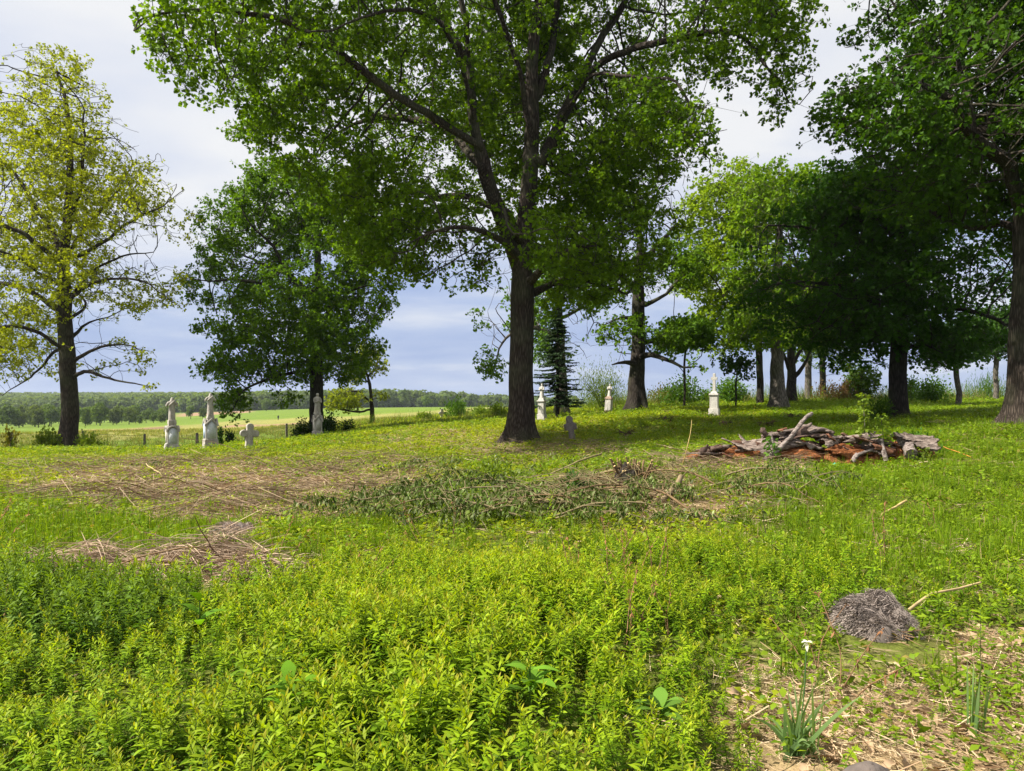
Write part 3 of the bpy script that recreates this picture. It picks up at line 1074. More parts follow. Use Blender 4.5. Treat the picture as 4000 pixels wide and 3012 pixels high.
def back_trees():
    res = []
    # oak right of the great oak, crooked bough to the right
    g = [
        [(2492, 1612), (2488, 1480), (2490, 1380), (2492, 1270), (2496, 1150), (2500, 950), (2490, 750)],
        [(2495, 1200), (2540, 1180, -.5), (2600, 1150, -1), (2640, 1100, -1.2), (2700, 1060, -1.5)],
        [(2493, 1400), (2540, 1385, -1), (2600, 1405, -1.6), (2670, 1440, -2), (2720, 1430, -2.2)],
        [(2490, 1430), (2440, 1415, -1), (2390, 1425, -1.6)],
        [(2493, 1340), (2560, 1330, 1), (2620, 1320, 1.6)],
        [(2495, 1150), (2420, 1080, 1), (2340, 1060, 2)],
        [(2497, 1050), (2580, 950, 1), (2640, 880, 1.4)],
        [(2494, 1250), (2430, 1240, -1), (2380, 1260, -1.4)],
    ]
    E = [(2500, 850, 200, 200, 1.2, 3.4), (2600, 1020, 150, 130, 1.2, 3), (2400, 1080, 160, 130, 1.0, 3), (2420, 1300, 110, 80, 0, 2.5, 1.2), (2580, 1330, 100, 55, 0, 2.2, 1.1), (2680, 1060, 90, 90, -1, 2)]
    res.append(make_tree('oak_tree', 'straight dark-trunked oak between the leaning pedestal and the tall stone cross', (2492, 43.0), 0.46, g, E, 1300, D=0.42, dk=0.5, leaf_n=11, leaf_size=0.15, sd=0.26, seed=41,
                         colA=(0.065, 0.145, 0.006), colB=(0.14, 0.25, 0.010), bark='dark_bark', flare=0.5))
    # tree hidden behind the great oak and the spruce
    g = [[(2195, 1640), (2195, 1500), (2190, 1300), (2180, 1100), (2150, 950)],
         [(2192, 1330), (2080, 1280, 0), (1980, 1320, 0), (1930, 1440, 0)],
         [(2190, 1250), (2280, 1200), (2320, 1260)]]
    E = [(2150, 1120, 220, 160, 0, 4), (1960, 1260, 100, 110, 0, 2.5, 1.1), (1925, 1430, 55, 75, 0, 1.6, 1.5), (2290, 1280, 70, 130, 0, 2, 1.1), (2180, 1330, 110, 120, 1, 2.5)]
    res.append(make_tree('oak_tree', 'oak partly hidden behind the largest trunk and the spruce, bough hanging left', (2195, 50.0), 0.42, g, E, 900, D=0.45, dk=0.55, leaf_n=13, leaf_size=0.16, sd=0.28, seed=43,
                         colA=(0.07, 0.15, 0.014), colB=(0.12, 0.22, 0.022), bark='grey_bark', flare=0.4))
    # grove on the right: bright crowns
    Yl = dict(colA=(0.14, 0.23, 0.006), colB=(0.26, 0.36, 0.014), clump_t=0.3)
    Md = dict(colA=(0.095, 0.19, 0.006), colB=(0.18, 0.29, 0.012), clump_t=0.28)
    specs = [
        (2970, 52, 0.22, 1585, [(2970, 1450), (2962, 1300), (2940, 1050), (2920, 850), (2900, 720)],
         [(2880, 830, 190, 180, 0, 4), (2820, 1040, 180, 180, 0, 4), (2900, 1250, 170, 120, 0, 3.5), (2720, 900, 90, 110, 0, 2.5), (2830, 1350, 80, 40, 0, 2)], Yl, 'dark_bark', 'slim dark-trunked tree with tall yellow-green crown, leftmost of the right-hand grove', 1300),
        (3040, 46, 0.44, 1602, [(3038, 1450), (3036, 1300), (3040, 1050), (3050, 850), (3060, 750)],
         [(3080, 830, 190, 170, 0, 4), (3060, 1050, 210, 170, 0, 4), (3000, 1280, 170, 100, 0, 3.5), (2990, 720, 120, 90, 0, 3)], Md, 'grey_bark', 'stout pale-grey trunked oak in the right-hand grove', 1200),
        (3092, 56, 0.36, 1582, [(3092, 1480), (3090, 1400), (3085, 1200), (3080, 1000)],
         [(3120, 1150, 190, 150, 0, 4), (3170, 1290, 120, 70, 0, 3)], Md, 'dark_bark', 'forked dark trunk right beside the stout grey oak', 700),
        (3157, 64, 0.30, 1578, [(3155, 1450), (3158, 1350), (3160, 1150)],
         [(3180, 1200, 180, 150, 0, 4), (3160, 1360, 90, 50, 0, 2.5)], Md, 'grey_bark', 'short grey-trunked tree standing behind the forked trunk', 600),
        (3215, 68, 0.26, 1578, [(3213, 1450), (3215, 1350), (3220, 1150)],
         [(3260, 1200, 160, 150, 0, 4), (3260, 1400, 110, 70, 0, 3)], Md, 'dark_bark', 'thin straight dark trunk, rightmost of the grove before the shaded maple', 600),
    ]
    for k, (px, Y, R0, pyb, tr, E, C, bk, lab, na) in enumerate(specs):
        g = [[(px, pyb)] + tr]
        tx, ty = tr[1]
        g.append([(tx, ty + 60), (tx - 60, ty - 60, -1), (tx - 120, ty - 120, -1.6)])
        g.append([(tx, ty + 30), (tx + 60, ty - 70, 1), (tx + 110, ty - 160, 1.4)])
        if k == 2:
            g.append([(3095, 1480), (3125, 1430, -.4), (3150, 1370, -.8), (3165, 1300, -1)])
        res.append(make_tree('oak_tree' if k < 2 else 'grove_tree', lab, (px, float(Y)), R0, g, E, na, D=0.5, dk=0.6, leaf_n=13, leaf_size=0.18, sd=0.33, seed=50 + k, bark=bk, flare=0.4, group='trees of the right-hand grove', **C))
    # two thin grey trees at the far right
    for k, (px, Y, pyb, lab, E) in enumerate([
        (3742, 48, 1592, 'thin crooked grey tree between the shaded maple and the right edge', [(3740, 1330, 130, 80, 0, 3), (3680, 1400, 70, 40, 0, 2)]),
        (3892, 60, 1568, 'thin straight pale trunk just left of the oak at the right edge', [(3890, 1300, 120, 110, 0, 3)])]):
        g = [[(px, pyb), (px + (6 if k == 0 else 0), pyb - 60), (px - (4 if k == 0 else 0), pyb - 120), (px + 4, pyb - 250)]]
        res.append(make_tree('grove_tree', lab, (px, float(Y)), 0.17 if k == 0 else 0.2, g, E, 320, D=0.45, dk=0.5, leaf_n=12, leaf_size=0.17, sd=0.28, seed=70 + k, clump_t=0.7, bark='grey_bark', colA=(0.03, 0.08, 0.012), colB=(0.06, 0.13, 0.02), flare=0.3))
    # small yellow-green tree standing on the slope
    g = [[(1452, 1670), (1450, 1600), (1448, 1540), (1438, 1480), (1425, 1430), (1440, 1390), (1450, 1350)],
         [(1448, 1575), (1400, 1530, -.5), (1340, 1530, -.9)], [(1449, 1600), (1400, 1610, -.5), (1330, 1600, -1)],
         [(1446, 1560), (1490, 1550, .5), (1510, 1545, .6)], [(1436, 1470), (1460, 1440, .3), (1475, 1390, .5)], [(1435, 1490), (1410, 1430, .3), (1400, 1380, .5)]]
    E = [(1430, 1390, 60, 50, 0, 1.2), (1470, 1420, 40, 60, 0, 1), (1350, 1565, 80, 45, -.5, 1.5, 1.3), (1490, 1545, 35, 18, .3, .8, 1.3), (1390, 1450, 40, 60, 0, 1)]
    res.append(make_tree('field_maple', 'small crooked tree with yellow-green leaves at the field edge', (1452, 60.0), 0.17, g, E, 420, D=0.25, dk=0.3, leaf_n=3.6, leaf_size=0.15, sd=0.2, seed=81, clump_t=0.7, rt=0.012, colA=(0.18, 0.24, 0.018), colB=(0.28, 0.32, 0.03), bark='dark_bark', flare=0.3))
    # saplings
    g = [[(2673, 1605), (2676, 1500), (2674, 1420), (2680, 1330)], [(2675, 1450), (2620, 1400)], [(2675, 1440), (2740, 1390)]]
    E = [(2680, 1300, 95, 60, 0, 1.6), (2640, 1345, 60, 35, 0, 1.2), (2740, 1320, 50, 45, 0, 1.0)]
    res.append(make_tree('sapling', 'thin-stemmed young tree with a tuft of leaves left of the tall stone cross', (2673, 46.0), 0.07, g, E, 380, D=0.28, dk=0.33, leaf_n=13, leaf_size=0.17, sd=0.22, seed=83, clump_t=0.7, rt=0.008, colA=(0.07, 0.16, 0.012), colB=(0.13, 0.23, 0.02), bark='dark_bark', flare=0.1, thin=0.02))
    g = [[(2871, 1590), (2876, 1510), (2882, 1450), (2890, 1400)], [(2878, 1490), (2920, 1460)], [(2880, 1470), (2840, 1450)]]
    E = [(2880, 1420, 70, 30, 0, 1.2), (2920, 1480, 30, 18, 0, .6), (2850, 1455, 30, 10, 0, .6)]
    res.append(make_tree('sapling', 'spindly sapling with few leaves right of the tall stone cross', (2871, 47.0), 0.05, g, E, 160, D=0.25, dk=0.3, leaf_n=5, leaf_size=0.16, sd=0.2, seed=85, clump_t=0.7, rt=0.007, colA=(0.03, 0.08, 0.012), colB=(0.06, 0.12, 0.02), bark='dark_bark', flare=0.1, thin=0.02))
    g = [[(3370, 1570), (3368, 1520), (3365, 1470), (3368, 1430)]]
    E = [(3368, 1490, 55, 70, 0, 1.2)]
    res.append(make_tree('sapling', 'feathery young tree on the skyline left of the shaded maple trunk', (3370, 60.0), 0.05, g, E, 160, D=0.28, dk=0.3, leaf_n=6, leaf_size=0.17, sd=0.22, seed=87, clump_t=0.7, rt=0.008, colA=(0.05, 0.11, 0.012), colB=(0.10, 0.17, 0.02), bark='dark_bark', flare=0.1, thin=0.02))
    return res


for f in (main_oak, left_oak, middle_oak, edge_oak, dark_maple):
    T, a, b = f()
    stats.append((a, b))
for T, a, b in back_trees():
    stats.append((a, b))


# ------------------------------------------------------------------ grave monuments


def lthing(name, label, cat, loc, rz=0.0, tilt=(0, 0), group=None):
    T = thing(name, label, cat, loc, group)
    T['_org'] = [0.0, 0.0, 0.0]
    T.rotation_euler = (tilt[0], tilt[1], rz)
    return T


def loft(mb, rings, sides=22, folds=0.0, fk=9, ph=0.0, col=None):
    th = np.arange(sides) / sides * 2 * math.pi
    V = []
    for i, (z, cx, cy, rx, ry) in enumerate(rings):
        w = 1 + folds * np.sin(fk * th + ph + 0.5 * i) * (1 if i < len(rings) * 0.65 else 0.3)
        V.append(np.stack([cx + rx * w * np.cos(th), cy + ry * w * np.sin(th), np.full(sides, z)], 1))
    n = len(rings)
    i = np.arange(n - 1)[:, None] * sides
    j = np.arange(sides)[None]
    k = (j + 1) % sides
    Fc = np.stack([i + j, i + k, i + sides + k, i + sides + j], -1).reshape(-1, 4)
    mb.add(np.concatenate(V), Fc, col)
    for e, fl in ((0, True), (n - 1, False)):
        c = np.vstack([V[e], V[e].mean(0)])
        T = np.stack([np.arange(sides), (np.arange(sides) + 1) % sides, np.full(sides, sides)], -1)
        mb.add(c, T[:, ::-1] if fl else T, col)
    return mb


def rough(o, amp, scale=9.0, seed=0, cuts=2):
    """bevel and weather the edges of a carved stone"""
    me = o.data
    bm = bmesh.new()
    bm.from_mesh(me)
    bmesh.ops.remove_doubles(bm, verts=bm.verts, dist=1e-5)
    bmesh.ops.bevel(bm, geom=list(bm.edges), offset=amp * 1.6, segments=1, affect='EDGES', profile=0.6)
    if cuts:
        bmesh.ops.subdivide_edges(bm, edges=[e for e in bm.edges if e.calc_length() > 0.12], cuts=cuts, use_grid_fill=True)
    co = np.array([v.co for v in bm.verts])
    d = np.stack([vnoise(co * scale, seed + k) for k in range(3)], 1) * amp
    for v, q in zip(bm.verts, d):
        v.co += Vector(q)
    bm.to_mesh(me)
    bm.free()
    me.polygons.foreach_set('use_smooth', np.zeros(len(me.polygons), bool))
    return o


def robed_statue(T, z0, h, kind, mat):
    """one continuous carved figure standing at z0"""
    mb = MB()
    s = h / 1.1
    if kind == 'woman':
        rings = [(0, 0, 0, .20, .17), (.05, 0, 0, .19, .16), (.12, 0, 0, .165, .14), (.30, .005, 0, .15, .125), (.48, .01, -.005, .145, .12), (.62, .005, -.01, .125, .105), (.74, 0, -.01, .15, .115), (.84, 0, 0, .165, .11), (.88, 0, 0, .12, .085), (.905, 0, 0, .055, .05), (.935, 0, -.005, .05, .05), (.955, 0, -.01, .066, .07), (1.0, 0, -.012, .074, .08), (1.05, 0, -.008, .065, .072), (1.085, 0, 0, .035, .04)]
    elif kind == 'draped':
        rings = [(0, 0, 0, .16, .15), (.06, 0, 0, .155, .145), (.25, 0, 0, .15, .13), (.50, 0, 0, .135, .12), (.66, 0, 0, .13, .115), (.72, 0, 0, .15, .12), (.80, 0, 0, .17, .115), (.88, 0, 0, .13, .10), (.95, .005, 0, .085, .085), (1.02, .005, 0, .07, .075), (1.07, 0, 0, .05, .055), (1.10, 0, 0, .03, .03)]
    else:
        rings = [(0, 0, 0, .17, .15), (.10, 0, 0, .16, .14), (.35, 0, 0, .14, .12), (.60, .01, 0, .13, .11), (.78, .005, 0, .14, .105), (.86, 0, 0, .10, .08), (.90, 0, 0, .05, .05), (.95, 0, 0, .065, .07), (1.03, 0, 0, .06, .065), (1.08, 0, 0, .03, .03)]
    loft(mb, [(z0 + z * s, cx * s, cy * s, rx * s, ry * s) for z, cx, cy, rx, ry in rings], 26, 0.055, 9)
    if kind == 'draped':
        # short cross arms under hanging cloth
        for sx in (-1, 1):
            tube(mb, np.array([[sx * .05, 0, .86], [sx * .16, -.01, .82], [sx * .235, -.02, .73], [sx * .25, -.02, .66]]) * s + [0, 0, z0], np.array([.075, .07, .06, .035]) * s, 10, cap=True)
        tube(mb, np.array([[-.16, -.09, .70], [-.05, -.135, .80], [.08, -.10, .92], [.10, 0, 1.0]]) * s + [0, 0, z0], np.array([.03, .04, .035, .02]) * s, 8, cap=True)
    else:
        # arms folded in front of the chest
        for sx in (-1, 1):
            tube(mb, np.array([[sx * .14, 0, .82], [sx * .175, -.03, .70], [sx * .165, -.08, .60], [sx * .09, -.135, .62], [sx * .02, -.15, .68]]) * s + [0, 0, z0], np.array([.05, .055, .05, .04, .03]) * s, 10, cap=True)
    o = mb.build('statue', M[mat], T)
    me = o.data
    co = np.empty(len(me.vertices) * 3, np.float32)
    me.vertices.foreach_get('co', co)
    co = co.reshape(-1, 3)
    for k in range(3):
        co[:, k] += vnoise(co * 14.0, 90 + k) * 0.008 * s
    me.vertices.foreach_set('co', co.ravel())
    return o


def faces4():
    for k in range(4):
        yield Matrix.Rotation(k * math.pi / 2, 4, 'Z')


def arch_outline(r0, r1, z, n=12):
    a = [(r1 * math.cos(t), z + r1 * math.sin(t)) for t in np.linspace(math.pi, 0, n)]
    b = [(r0 * math.cos(t), z + r0 * math.sin(t)) for t in np.linspace(0, math.pi, n)]
    return a + b


def gable_outline(w, z, h, t):
    return [(-w, z), (0, z + h), (w, z), (w, z - t * 1.3), (0, z + h - t * 1.5), (-w, z - t * 1.3)]


def monument(px, Y, label, spec):
    B = base_at(px, Y)
    B[2] -= 0.04
    T = lthing('grave_monument', label, 'monument', B, spec['rz'], spec.get('tilt', (0, 0)))
    T.scale = (spec.get('s', 1.0),) * 3
    mat = spec.get('mat', 'stone_white')
    z = 0.0
    for i, (name, w, h, tp, mt) in enumerate(spec['blocks']):
        mb = MB()
        box(mb, (0, 0, z + h / 2), (w, w, h), taper=tp)
        rough(mb.build(name, M[mt or mat], T), spec.get('rough', 0.006), seed=i + int(px))
        if name == 'body':
            bw, bz0, bz1 = w, z, z + h
        z += h - 0.003
    hood = spec.get('hood')
    if hood == 'arch':
        r1 = bw / 2 * 1.2
        for Mx in faces4():
            mb = MB()
            prism(mb, arch_outline(r1 * 0.74, r1, bz1 - 0.10, 14), 0.10, Mx @ Matrix.Translation((0, -bw / 2 - 0.01, 0)))
            rough(mb.build('hood', M['stone_grey'], T), 0.004, cuts=0)
            mb = MB()
            prism(mb, [(-bw / 2 * .88, bz1 - .12), *[(bw / 2 * .88 * math.cos(t), bz1 - .10 + bw / 2 * .86 * math.sin(t)) for t in np.linspace(math.pi, 0, 12)], (bw / 2 * .88, bz1 - .12)], bw * 0.94, Mx)
            mb.build('gable_block', M[mat], T, smooth=False)
    elif hood == 'gable':
        for Mx in faces4():
            mb = MB()
            prism(mb, gable_outline(bw / 2 * 1.24, bz1 - 0.02, 0.30, 0.07), 0.09, Mx @ Matrix.Translation((0, -bw / 2 - 0.012, 0)))
            rough(mb.build('hood', M['stone_grey'], T), 0.004, cuts=0)
            mb = MB()
            prism(mb, [(-bw / 2 * .95, bz1 - .03), (0, bz1 + 0.22), (bw / 2 * .95, bz1 - .03)], bw * 0.94, Mx)
            mb.build('gable_block', M[mat], T, smooth=False)
    if spec.get('panel'):
        for k, Mx in enumerate(faces4()):
            mb = MB()
            pw = bw / 2 * 0.74
            if hood == 'arch':
                po = [(-pw, bz0 + .06)] + [(pw * math.cos(t), bz1 - .10 + pw * 0.95 * math.sin(t)) for t in np.linspace(math.pi, 0, 10)] + [(pw, bz0 + .06)]
            else:
                po = [(-pw, bz0 + .05), (-pw, bz1 - .08), (0, bz1 + .16), (pw, bz1 - .08), (pw, bz0 + .05)]
            prism(mb, po[::-1], 0.016, Mx @ Matrix.Translation((0, -bw / 2 - 0.010, 0)))
            mb.build('panel', M[spec['panel'][k % len(spec['panel'])]], T, smooth=False)
    if 'statue' in spec:
        k, h = spec['statue']
        robed_statue(T, z, h, k, spec.get('smat', mat))
    return T, z


W33 = R(33)
T, z = monument(672, 33.0, 'white pedestal with round arched hoods and a draped cross top, nearest the yellow oak', dict(
    rz=W33, s=.93, blocks=[('base', .56, .26, 1.0, None), ('body', .48, .72, 1.0, None), ('shoulder', .36, .26, .9, 'stone_grey'), ('plinth', .36, .18, .92, 'stone_grey')],
    hood='arch', panel=['panel', 'panel', 'panel', 'stone_white'], statue=('draped', 1.05), smat='stone_grey'))
mb = MB()
tube(mb, [(-.30, -.30, 0), (-.31, -.31, .18), (-.29, -.29, .30), (-.24, -.24, .34)], [.10, .09, .08, .05], 10, cap=True)
rough(mb.build('scroll', M['stone_white'], T), 0.006, cuts=0)
monument(822, 34.0, 'white pedestal with pointed gables and a pale blue panel beside the arched one', dict(
    rz=W33, s=.93, blocks=[('slab', .84, .10, 1.0, 'stone_grey'), ('base', .62, .40, .97, 'stone_grey'), ('body', .52, .72, 1.0, None), ('shoulder', .34, .26, .9, 'stone_grey'), ('plinth', .34, .22, .72, 'stone_grey')],
    hood='gable', panel=['panel', 'panel', 'panel', 'panel_blue'], statue=('draped', 1.0), smat='stone_grey'))
monument(1240, 42.0, 'white gabled pedestal carrying a slim standing woman statue before the round-crowned oak', dict(
    rz=R(31), blocks=[('base', .50, .40, .96, 'stone_grey'), ('body', .40, .62, 1.0, None), ('shoulder', .30, .22, .9, 'stone_grey'), ('plinth', .32, .12, .9, 'stone_grey')],
    hood='gable', panel=['stone_white'], statue=('woman', 1.15), smat='stone_grey'))
monument(2117, 40.0, 'cream pedestal with a small headless-looking statue between the largest trunk and the spruce', dict(
    rz=R(-26), blocks=[('slab', .54, .08, 1.0, 'stone_grey'), ('base', .40, .24, 1.0, None), ('body', .33, .66, .97, None), ('cornice', .43, .07, .95, None), ('plinth', .32, .11, .8, None)],
    statue=('saint', .78)))
monument(2375, 45.0, 'leaning cream pedestal with crumbling brick foot and a small worn statue before the pale bush', dict(
    rz=R(-26), tilt=(0, R(4)), rough=0.014, blocks=[('base', .46, .34, .85, 'stone_brick'), ('body', .37, .66, .96, None), ('cornice', .42, .12, .95, 'stone_brick'), ('plinth', .28, .08, .9, 'stone_brick')],
    statue=('saint', .74)))
T, z = monument(2790, 40.0, 'tall cream pedestal topped by a plain stone cross under the right-hand sky gap', dict(
    rz=R(-24), s=.97, blocks=[('base', .54, .46, .96, None), ('body', .42, .72, .96, None), ('cornice', .50, .10, .95, None), ('plinth', .36, .10, .75, None)]))
mb = MB()
prism(mb, [(-.085, z - .01), (.085, z - .01), (.07, z + .62), (.165, z + .62), (.165, z + .77), (.065, z + .77), (.065, z + .97), (-.065, z + .97), (-.065, z + .77), (-.165, z + .77), (-.165, z + .62), (-.07, z + .62)][::-1], 0.12, Matrix.Identity(4))
rough(mb.build('cross', M['stone_white'], T), 0.005, cuts=0)


def stone_cross(px, Y, label, h, w, sw, ah, thick, mat, rz, tilt, head='trefoil', group=None):
    B = base_at(px, Y)
    B[2] -= 0.06
    za = h * 0.62
    a, b = sw / 2, w / 2

    def lobe(cx, cz, ang, r_):
        return [(cx + r_ * math.cos(ang + t), cz + r_ * math.sin(ang + t)) for t in np.linspace(-1.9, 1.9, 8)]
    r_ = ah * 0.52
    if head == 'trefoil':
        o = [(-a * 1.15, 0), (a * 1.15, 0), (a, za - ah * .42)]
        o += lobe(b - r_ * .8, za, 0, r_)
        o += [(a, za + ah * .42)]
        o += lobe(0, h - r_ * .9, math.pi / 2, r_ * 1.05)
        o += [(-a, za + ah * .42)]
        o += lobe(-b + r_ * .8, za, math.pi, r_)
        o += [(-a, za - ah * .42)]
    else:
        hw = a * 1.15
        o = [(-a * .95, 0), (a * .95, 0), (a * .85, za - ah * .5), (b, za - ah * .55), (b * 1.02, za + ah * .2), (a * 1.05, za + ah * .55), (a * .9, za + ah * .75)]
        o += lobe(0, h - hw * .95, math.pi / 2, hw)
        o += [(-a * .9, za + ah * .75), (-a * 1.05, za + ah * .5), (-b * 1.02, za + ah * .35), (-b, za - ah * .5), (-a * .85, za - ah * .55)]
    mb = MB()
    prism(mb, o[::-1], thick, Matrix.Identity(4))
    ob = rough(mb.build('stone_cross', M[mat]), 0.011, 11.0, int(px), cuts=0)
    ob.location = B
    ob.rotation_euler = (tilt[0], tilt[1], rz)
    tag(ob, label, 'cross', group)
    return ob


stone_cross(972, 31.0, 'squat grey stone cross with rounded arms right of the two white pedestals', 1.04, .70, .26, .27, .22, 'stone_grey', R(28), (0, R(3)))
stone_cross(2238, 27.5, 'dark weathered stone cross leaning in the shade right of the largest oak trunk', 1.0, .43, .21, .26, .16, 'stone_dark', R(14), (0, R(-9)), 'block')
stone_cross(1725, 62.0, 'tiny far stone cross among weeds in the gap left of the largest oak', .95, .5, .2, .2, .16, 'stone_grey', R(20), (0, R(2)))


# lichen-covered stone whose top shows at the bottom edge, close to the camera
def near_stone():
    mb = MB()
    x0, y0 = (3415 - 2000) / F * 1.62, 1.62
    zt = EYE - (2998 - HOR) / F * 1.62 - g1(x0, y0)
    rings = [(-0.02, 0, 0, .16, .11), (zt * .3, 0, 0, .14, .10), (zt * .6, .005, 0, .125, .095), (zt * .8, 0, 0, .112, .085)] + [(zt * (.8 + .2 * math.sin(a_)), -.004, 0, .112 * max(.01, math.cos(a_)), .085 * max(.01, math.cos(a_))) for a_ in np.linspace(.25, 1.565, 9)]
    loft(mb, rings, 30, 0.05, 5)
    o = mb.build('gravestone', M['stone_lichen'])
    o.location = (x0, y0, g1(x0, y0))
    me = o.data
    bm = bmesh.new()
    bm.from_mesh(me)
    bmesh.ops.subdivide_edges(bm, edges=bm.edges, cuts=2, use_grid_fill=True)
    co = np.array([v.co for v in bm.verts])
    d = vnoise(co * 9, 5) * 0.012 + vnoise(co * 30, 6) * 0.004
    for v, q in zip(bm.verts, d):
        v.co += v.normal * q
    bm.to_mesh(me)
    bm.free()
    tag(o, 'rounded lichen-spotted stone just showing at the bottom picture edge', 'stone')


near_stone()


# ------------------------------------------------------------------ wire fence
def fence():
    pxs = [-620, -400, -180, 45, 325, 565, 770, 960, 1120, 1290]
    Ys = [44, 44, 44, 44.5, 45, 45.5, 46.5, 48, 51, 56]
    pts = [base_at(p, y) for p, y in zip(pxs, Ys)]
    T = thing('wire_fence', 'sagging chain-link fence on short concrete posts along the field edge', 'fence', pts[0])
    for i, p in enumerate(pts):
        mb = MB()
        box(mb, p + [0, 0, .58], (.15, .15, 1.2), R(12 * (i % 3)), taper=.85)
        rough(mb.build('post', M['stone_dark'], T), 0.006, cuts=0, seed=i)
    for k in range(len(pts) - 1):
        a, b = pts[k], pts[k + 1]
        L = np.linalg.norm((b - a)[:2])
        mb = MB()
        h0, h1, st = 0.05, 1.08, 0.085

        def at(s, h):
            u = s / L
            return a + (b - a) * u + np.array([0, 0, h - 0.06 * math.sin(math.pi * u)])
        for sgn in (1, -1):
            s0 = -(h1 - h0)
            for s in np.arange(s0, L, st):
                e0, e1 = max(0, -s), min(h1 - h0, L - s)
                if e1 <= e0:
                    continue
                if sgn > 0:
                    q = [at(s + e0, h0 + e0), at(s + e1, h0 + e1)]
                else:
                    q = [at(s + e0, h1 - e0), at(s + e1, h1 - e1)]
                tube(mb, q, 0.0035, 3)
        for h in (0.06, 1.08):
            tube(mb, [at(s, h) for s in np.linspace(0, L, 9)], 0.006, 4)
        mb.build('chain_mesh', M['wire'], T)


fence()


# ------------------------------------------------------------------ far walker in the field
def walker():
    B = base_at(1087, 270)
    mb = MB()
    rings = [(.78, 0, 0, .15, .12), (.86, 0, 0, .20, .15), (1.0, 0, 0, .19, .14), (1.2, 0, 0, .22, .15), (1.38, 0, 0, .24, .15), (1.46, 0, 0, .16, .12), (1.50, 0, 0, .07, .07), (1.54, 0, 0, .07, .07), (1.58, 0, 0, .09, .10), (1.66, 0, 0, .10, .115), (1.74, 0, 0, .08, .09), (1.78, 0, 0, .03, .03)]
    loft(mb, rings, 14)
    for sx in (-1, 1):
        tube(mb, [(sx * .10, 0, .90), (sx * .11, .03 * sx, .5), (sx * .11, .08 * sx, .08), (sx * .11, .08 * sx - .12, .02)], [.11, .08, .055, .05], 8, cap=True)
        tube(mb, [(sx * .21, 0, 1.40), (sx * .27, 0, 1.12), (sx * .25, -.10, .88), (sx * .24, -.14, .78)], [.075, .06, .045, .04], 8, cap=True)
    o = mb.build('person', M['cloth'])
    o.location = B
    tag(o, 'far person in dark clothes standing in the field beyond the fence', 'person')


walker()

# ------------------------------------------------------------------ small plant shapes


def blade(mb, base, d, L, W, curl=0.4, col=(1, 1, 1), col2=None, segs=3, up=(0, 0, 1), prof='lance', twist=0.0, fold=0.0):
    """a bent leaf or grass blade as a strip"""
    d = np.asarray(d, float)
    d /= np.linalg.norm(d) + 1e-9
    up = np.asarray(up, float)
    side = np.cross(d, up)
    if np.linalg.norm(side) < 1e-3:
        side = np.array([1.0, 0, 0])
    side /= np.linalg.norm(side)
    if twist:
        u2 = np.cross(side, d)
        side = side * math.cos(twist) + u2 * math.sin(twist)
    n = segs + 1
    u = np.linspace(0, 1, n)
    c = np.asarray(base, float) + d * (u * L)[:, None] + np.array([0, 0, -1.0]) * (curl * L * u ** 2)[:, None]
    if prof == 'lance':
        w = np.interp(u, [0, .25, .5, .8, 1], [.18, .75, 1, .55, 0.0])
    elif prof == 'round':
        w = np.interp(u, [0, .2, .55, .85, 1], [.25, .9, 1, .6, 0.05])
    else:
        w = np.interp(u, [0, .6, 1], [1, .8, 0.05])
    h = (W * 0.5 * w)[:, None]
    nrm = np.cross(side, d)
    l = c + side * h + nrm * h * fold
    r_ = c - side * h + nrm * h * fold
    V = np.stack([l, r_], 1).reshape(-1, 3)
    i = np.arange(segs)[:, None] * 2
    Fc = i + np.array([[0, 1, 3, 2]])
    c1 = np.asarray(col, float)
    c2 = c1 if col2 is None else np.asarray(col2, float)
    cc = c1[None] * (1 - u[:, None]) + c2[None] * u[:, None]
    mb.add(V, Fc, np.repeat(cc, 2, 0))


def goldenrod_mesh(seed, H=0.40, amber=True, dark=False):
    r = np.random.default_rng(seed)
    mb = MB()
    lean = r.normal(size=2) * 0.05
    st = np.array([[lean[0] * u ** 2 * 2, lean[1] * u ** 2 * 2, H * u] for u in np.linspace(0, 1, 5)])
    tube(mb, st, np.linspace(.004, .0018, 5), 3, col=(.10, .17, .03))
    nl = 44
    for k in range(nl):
        u = 0.12 + 0.88 * (k / (nl - 1)) ** 0.85
        az = k * 2.39996 + r.normal() * 0.25
        p = np.array([np.interp(u, np.linspace(0, 1, 5), st[:, j]) for j in range(3)])
        top = max(0, (u - 0.72) / 0.28)
        el = R(2) + u * R(22) + top * R(30) + r.normal() * 0.18
        L = np.interp(u, [0.1, .45, .8, 1.0], [.052, .080, .066, .036]) * r.uniform(.75, 1.25)
        d = (math.cos(az) * math.cos(el), math.sin(az) * math.cos(el), math.sin(el))
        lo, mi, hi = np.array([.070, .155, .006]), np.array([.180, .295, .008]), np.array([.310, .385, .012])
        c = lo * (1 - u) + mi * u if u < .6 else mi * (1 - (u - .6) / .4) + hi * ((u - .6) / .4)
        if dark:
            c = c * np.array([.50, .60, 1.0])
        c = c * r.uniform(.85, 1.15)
        c2 = c
        if amber and top > 0.82:
            c2 = np.array([.33, .28, .03]) * r.uniform(.8, 1.1)
            c = 0.8 * c + 0.2 * c2
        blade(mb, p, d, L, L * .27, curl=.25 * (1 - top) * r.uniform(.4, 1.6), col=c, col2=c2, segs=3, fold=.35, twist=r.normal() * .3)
    return mb.mesh('goldenrod', M['herb'], smooth=False)


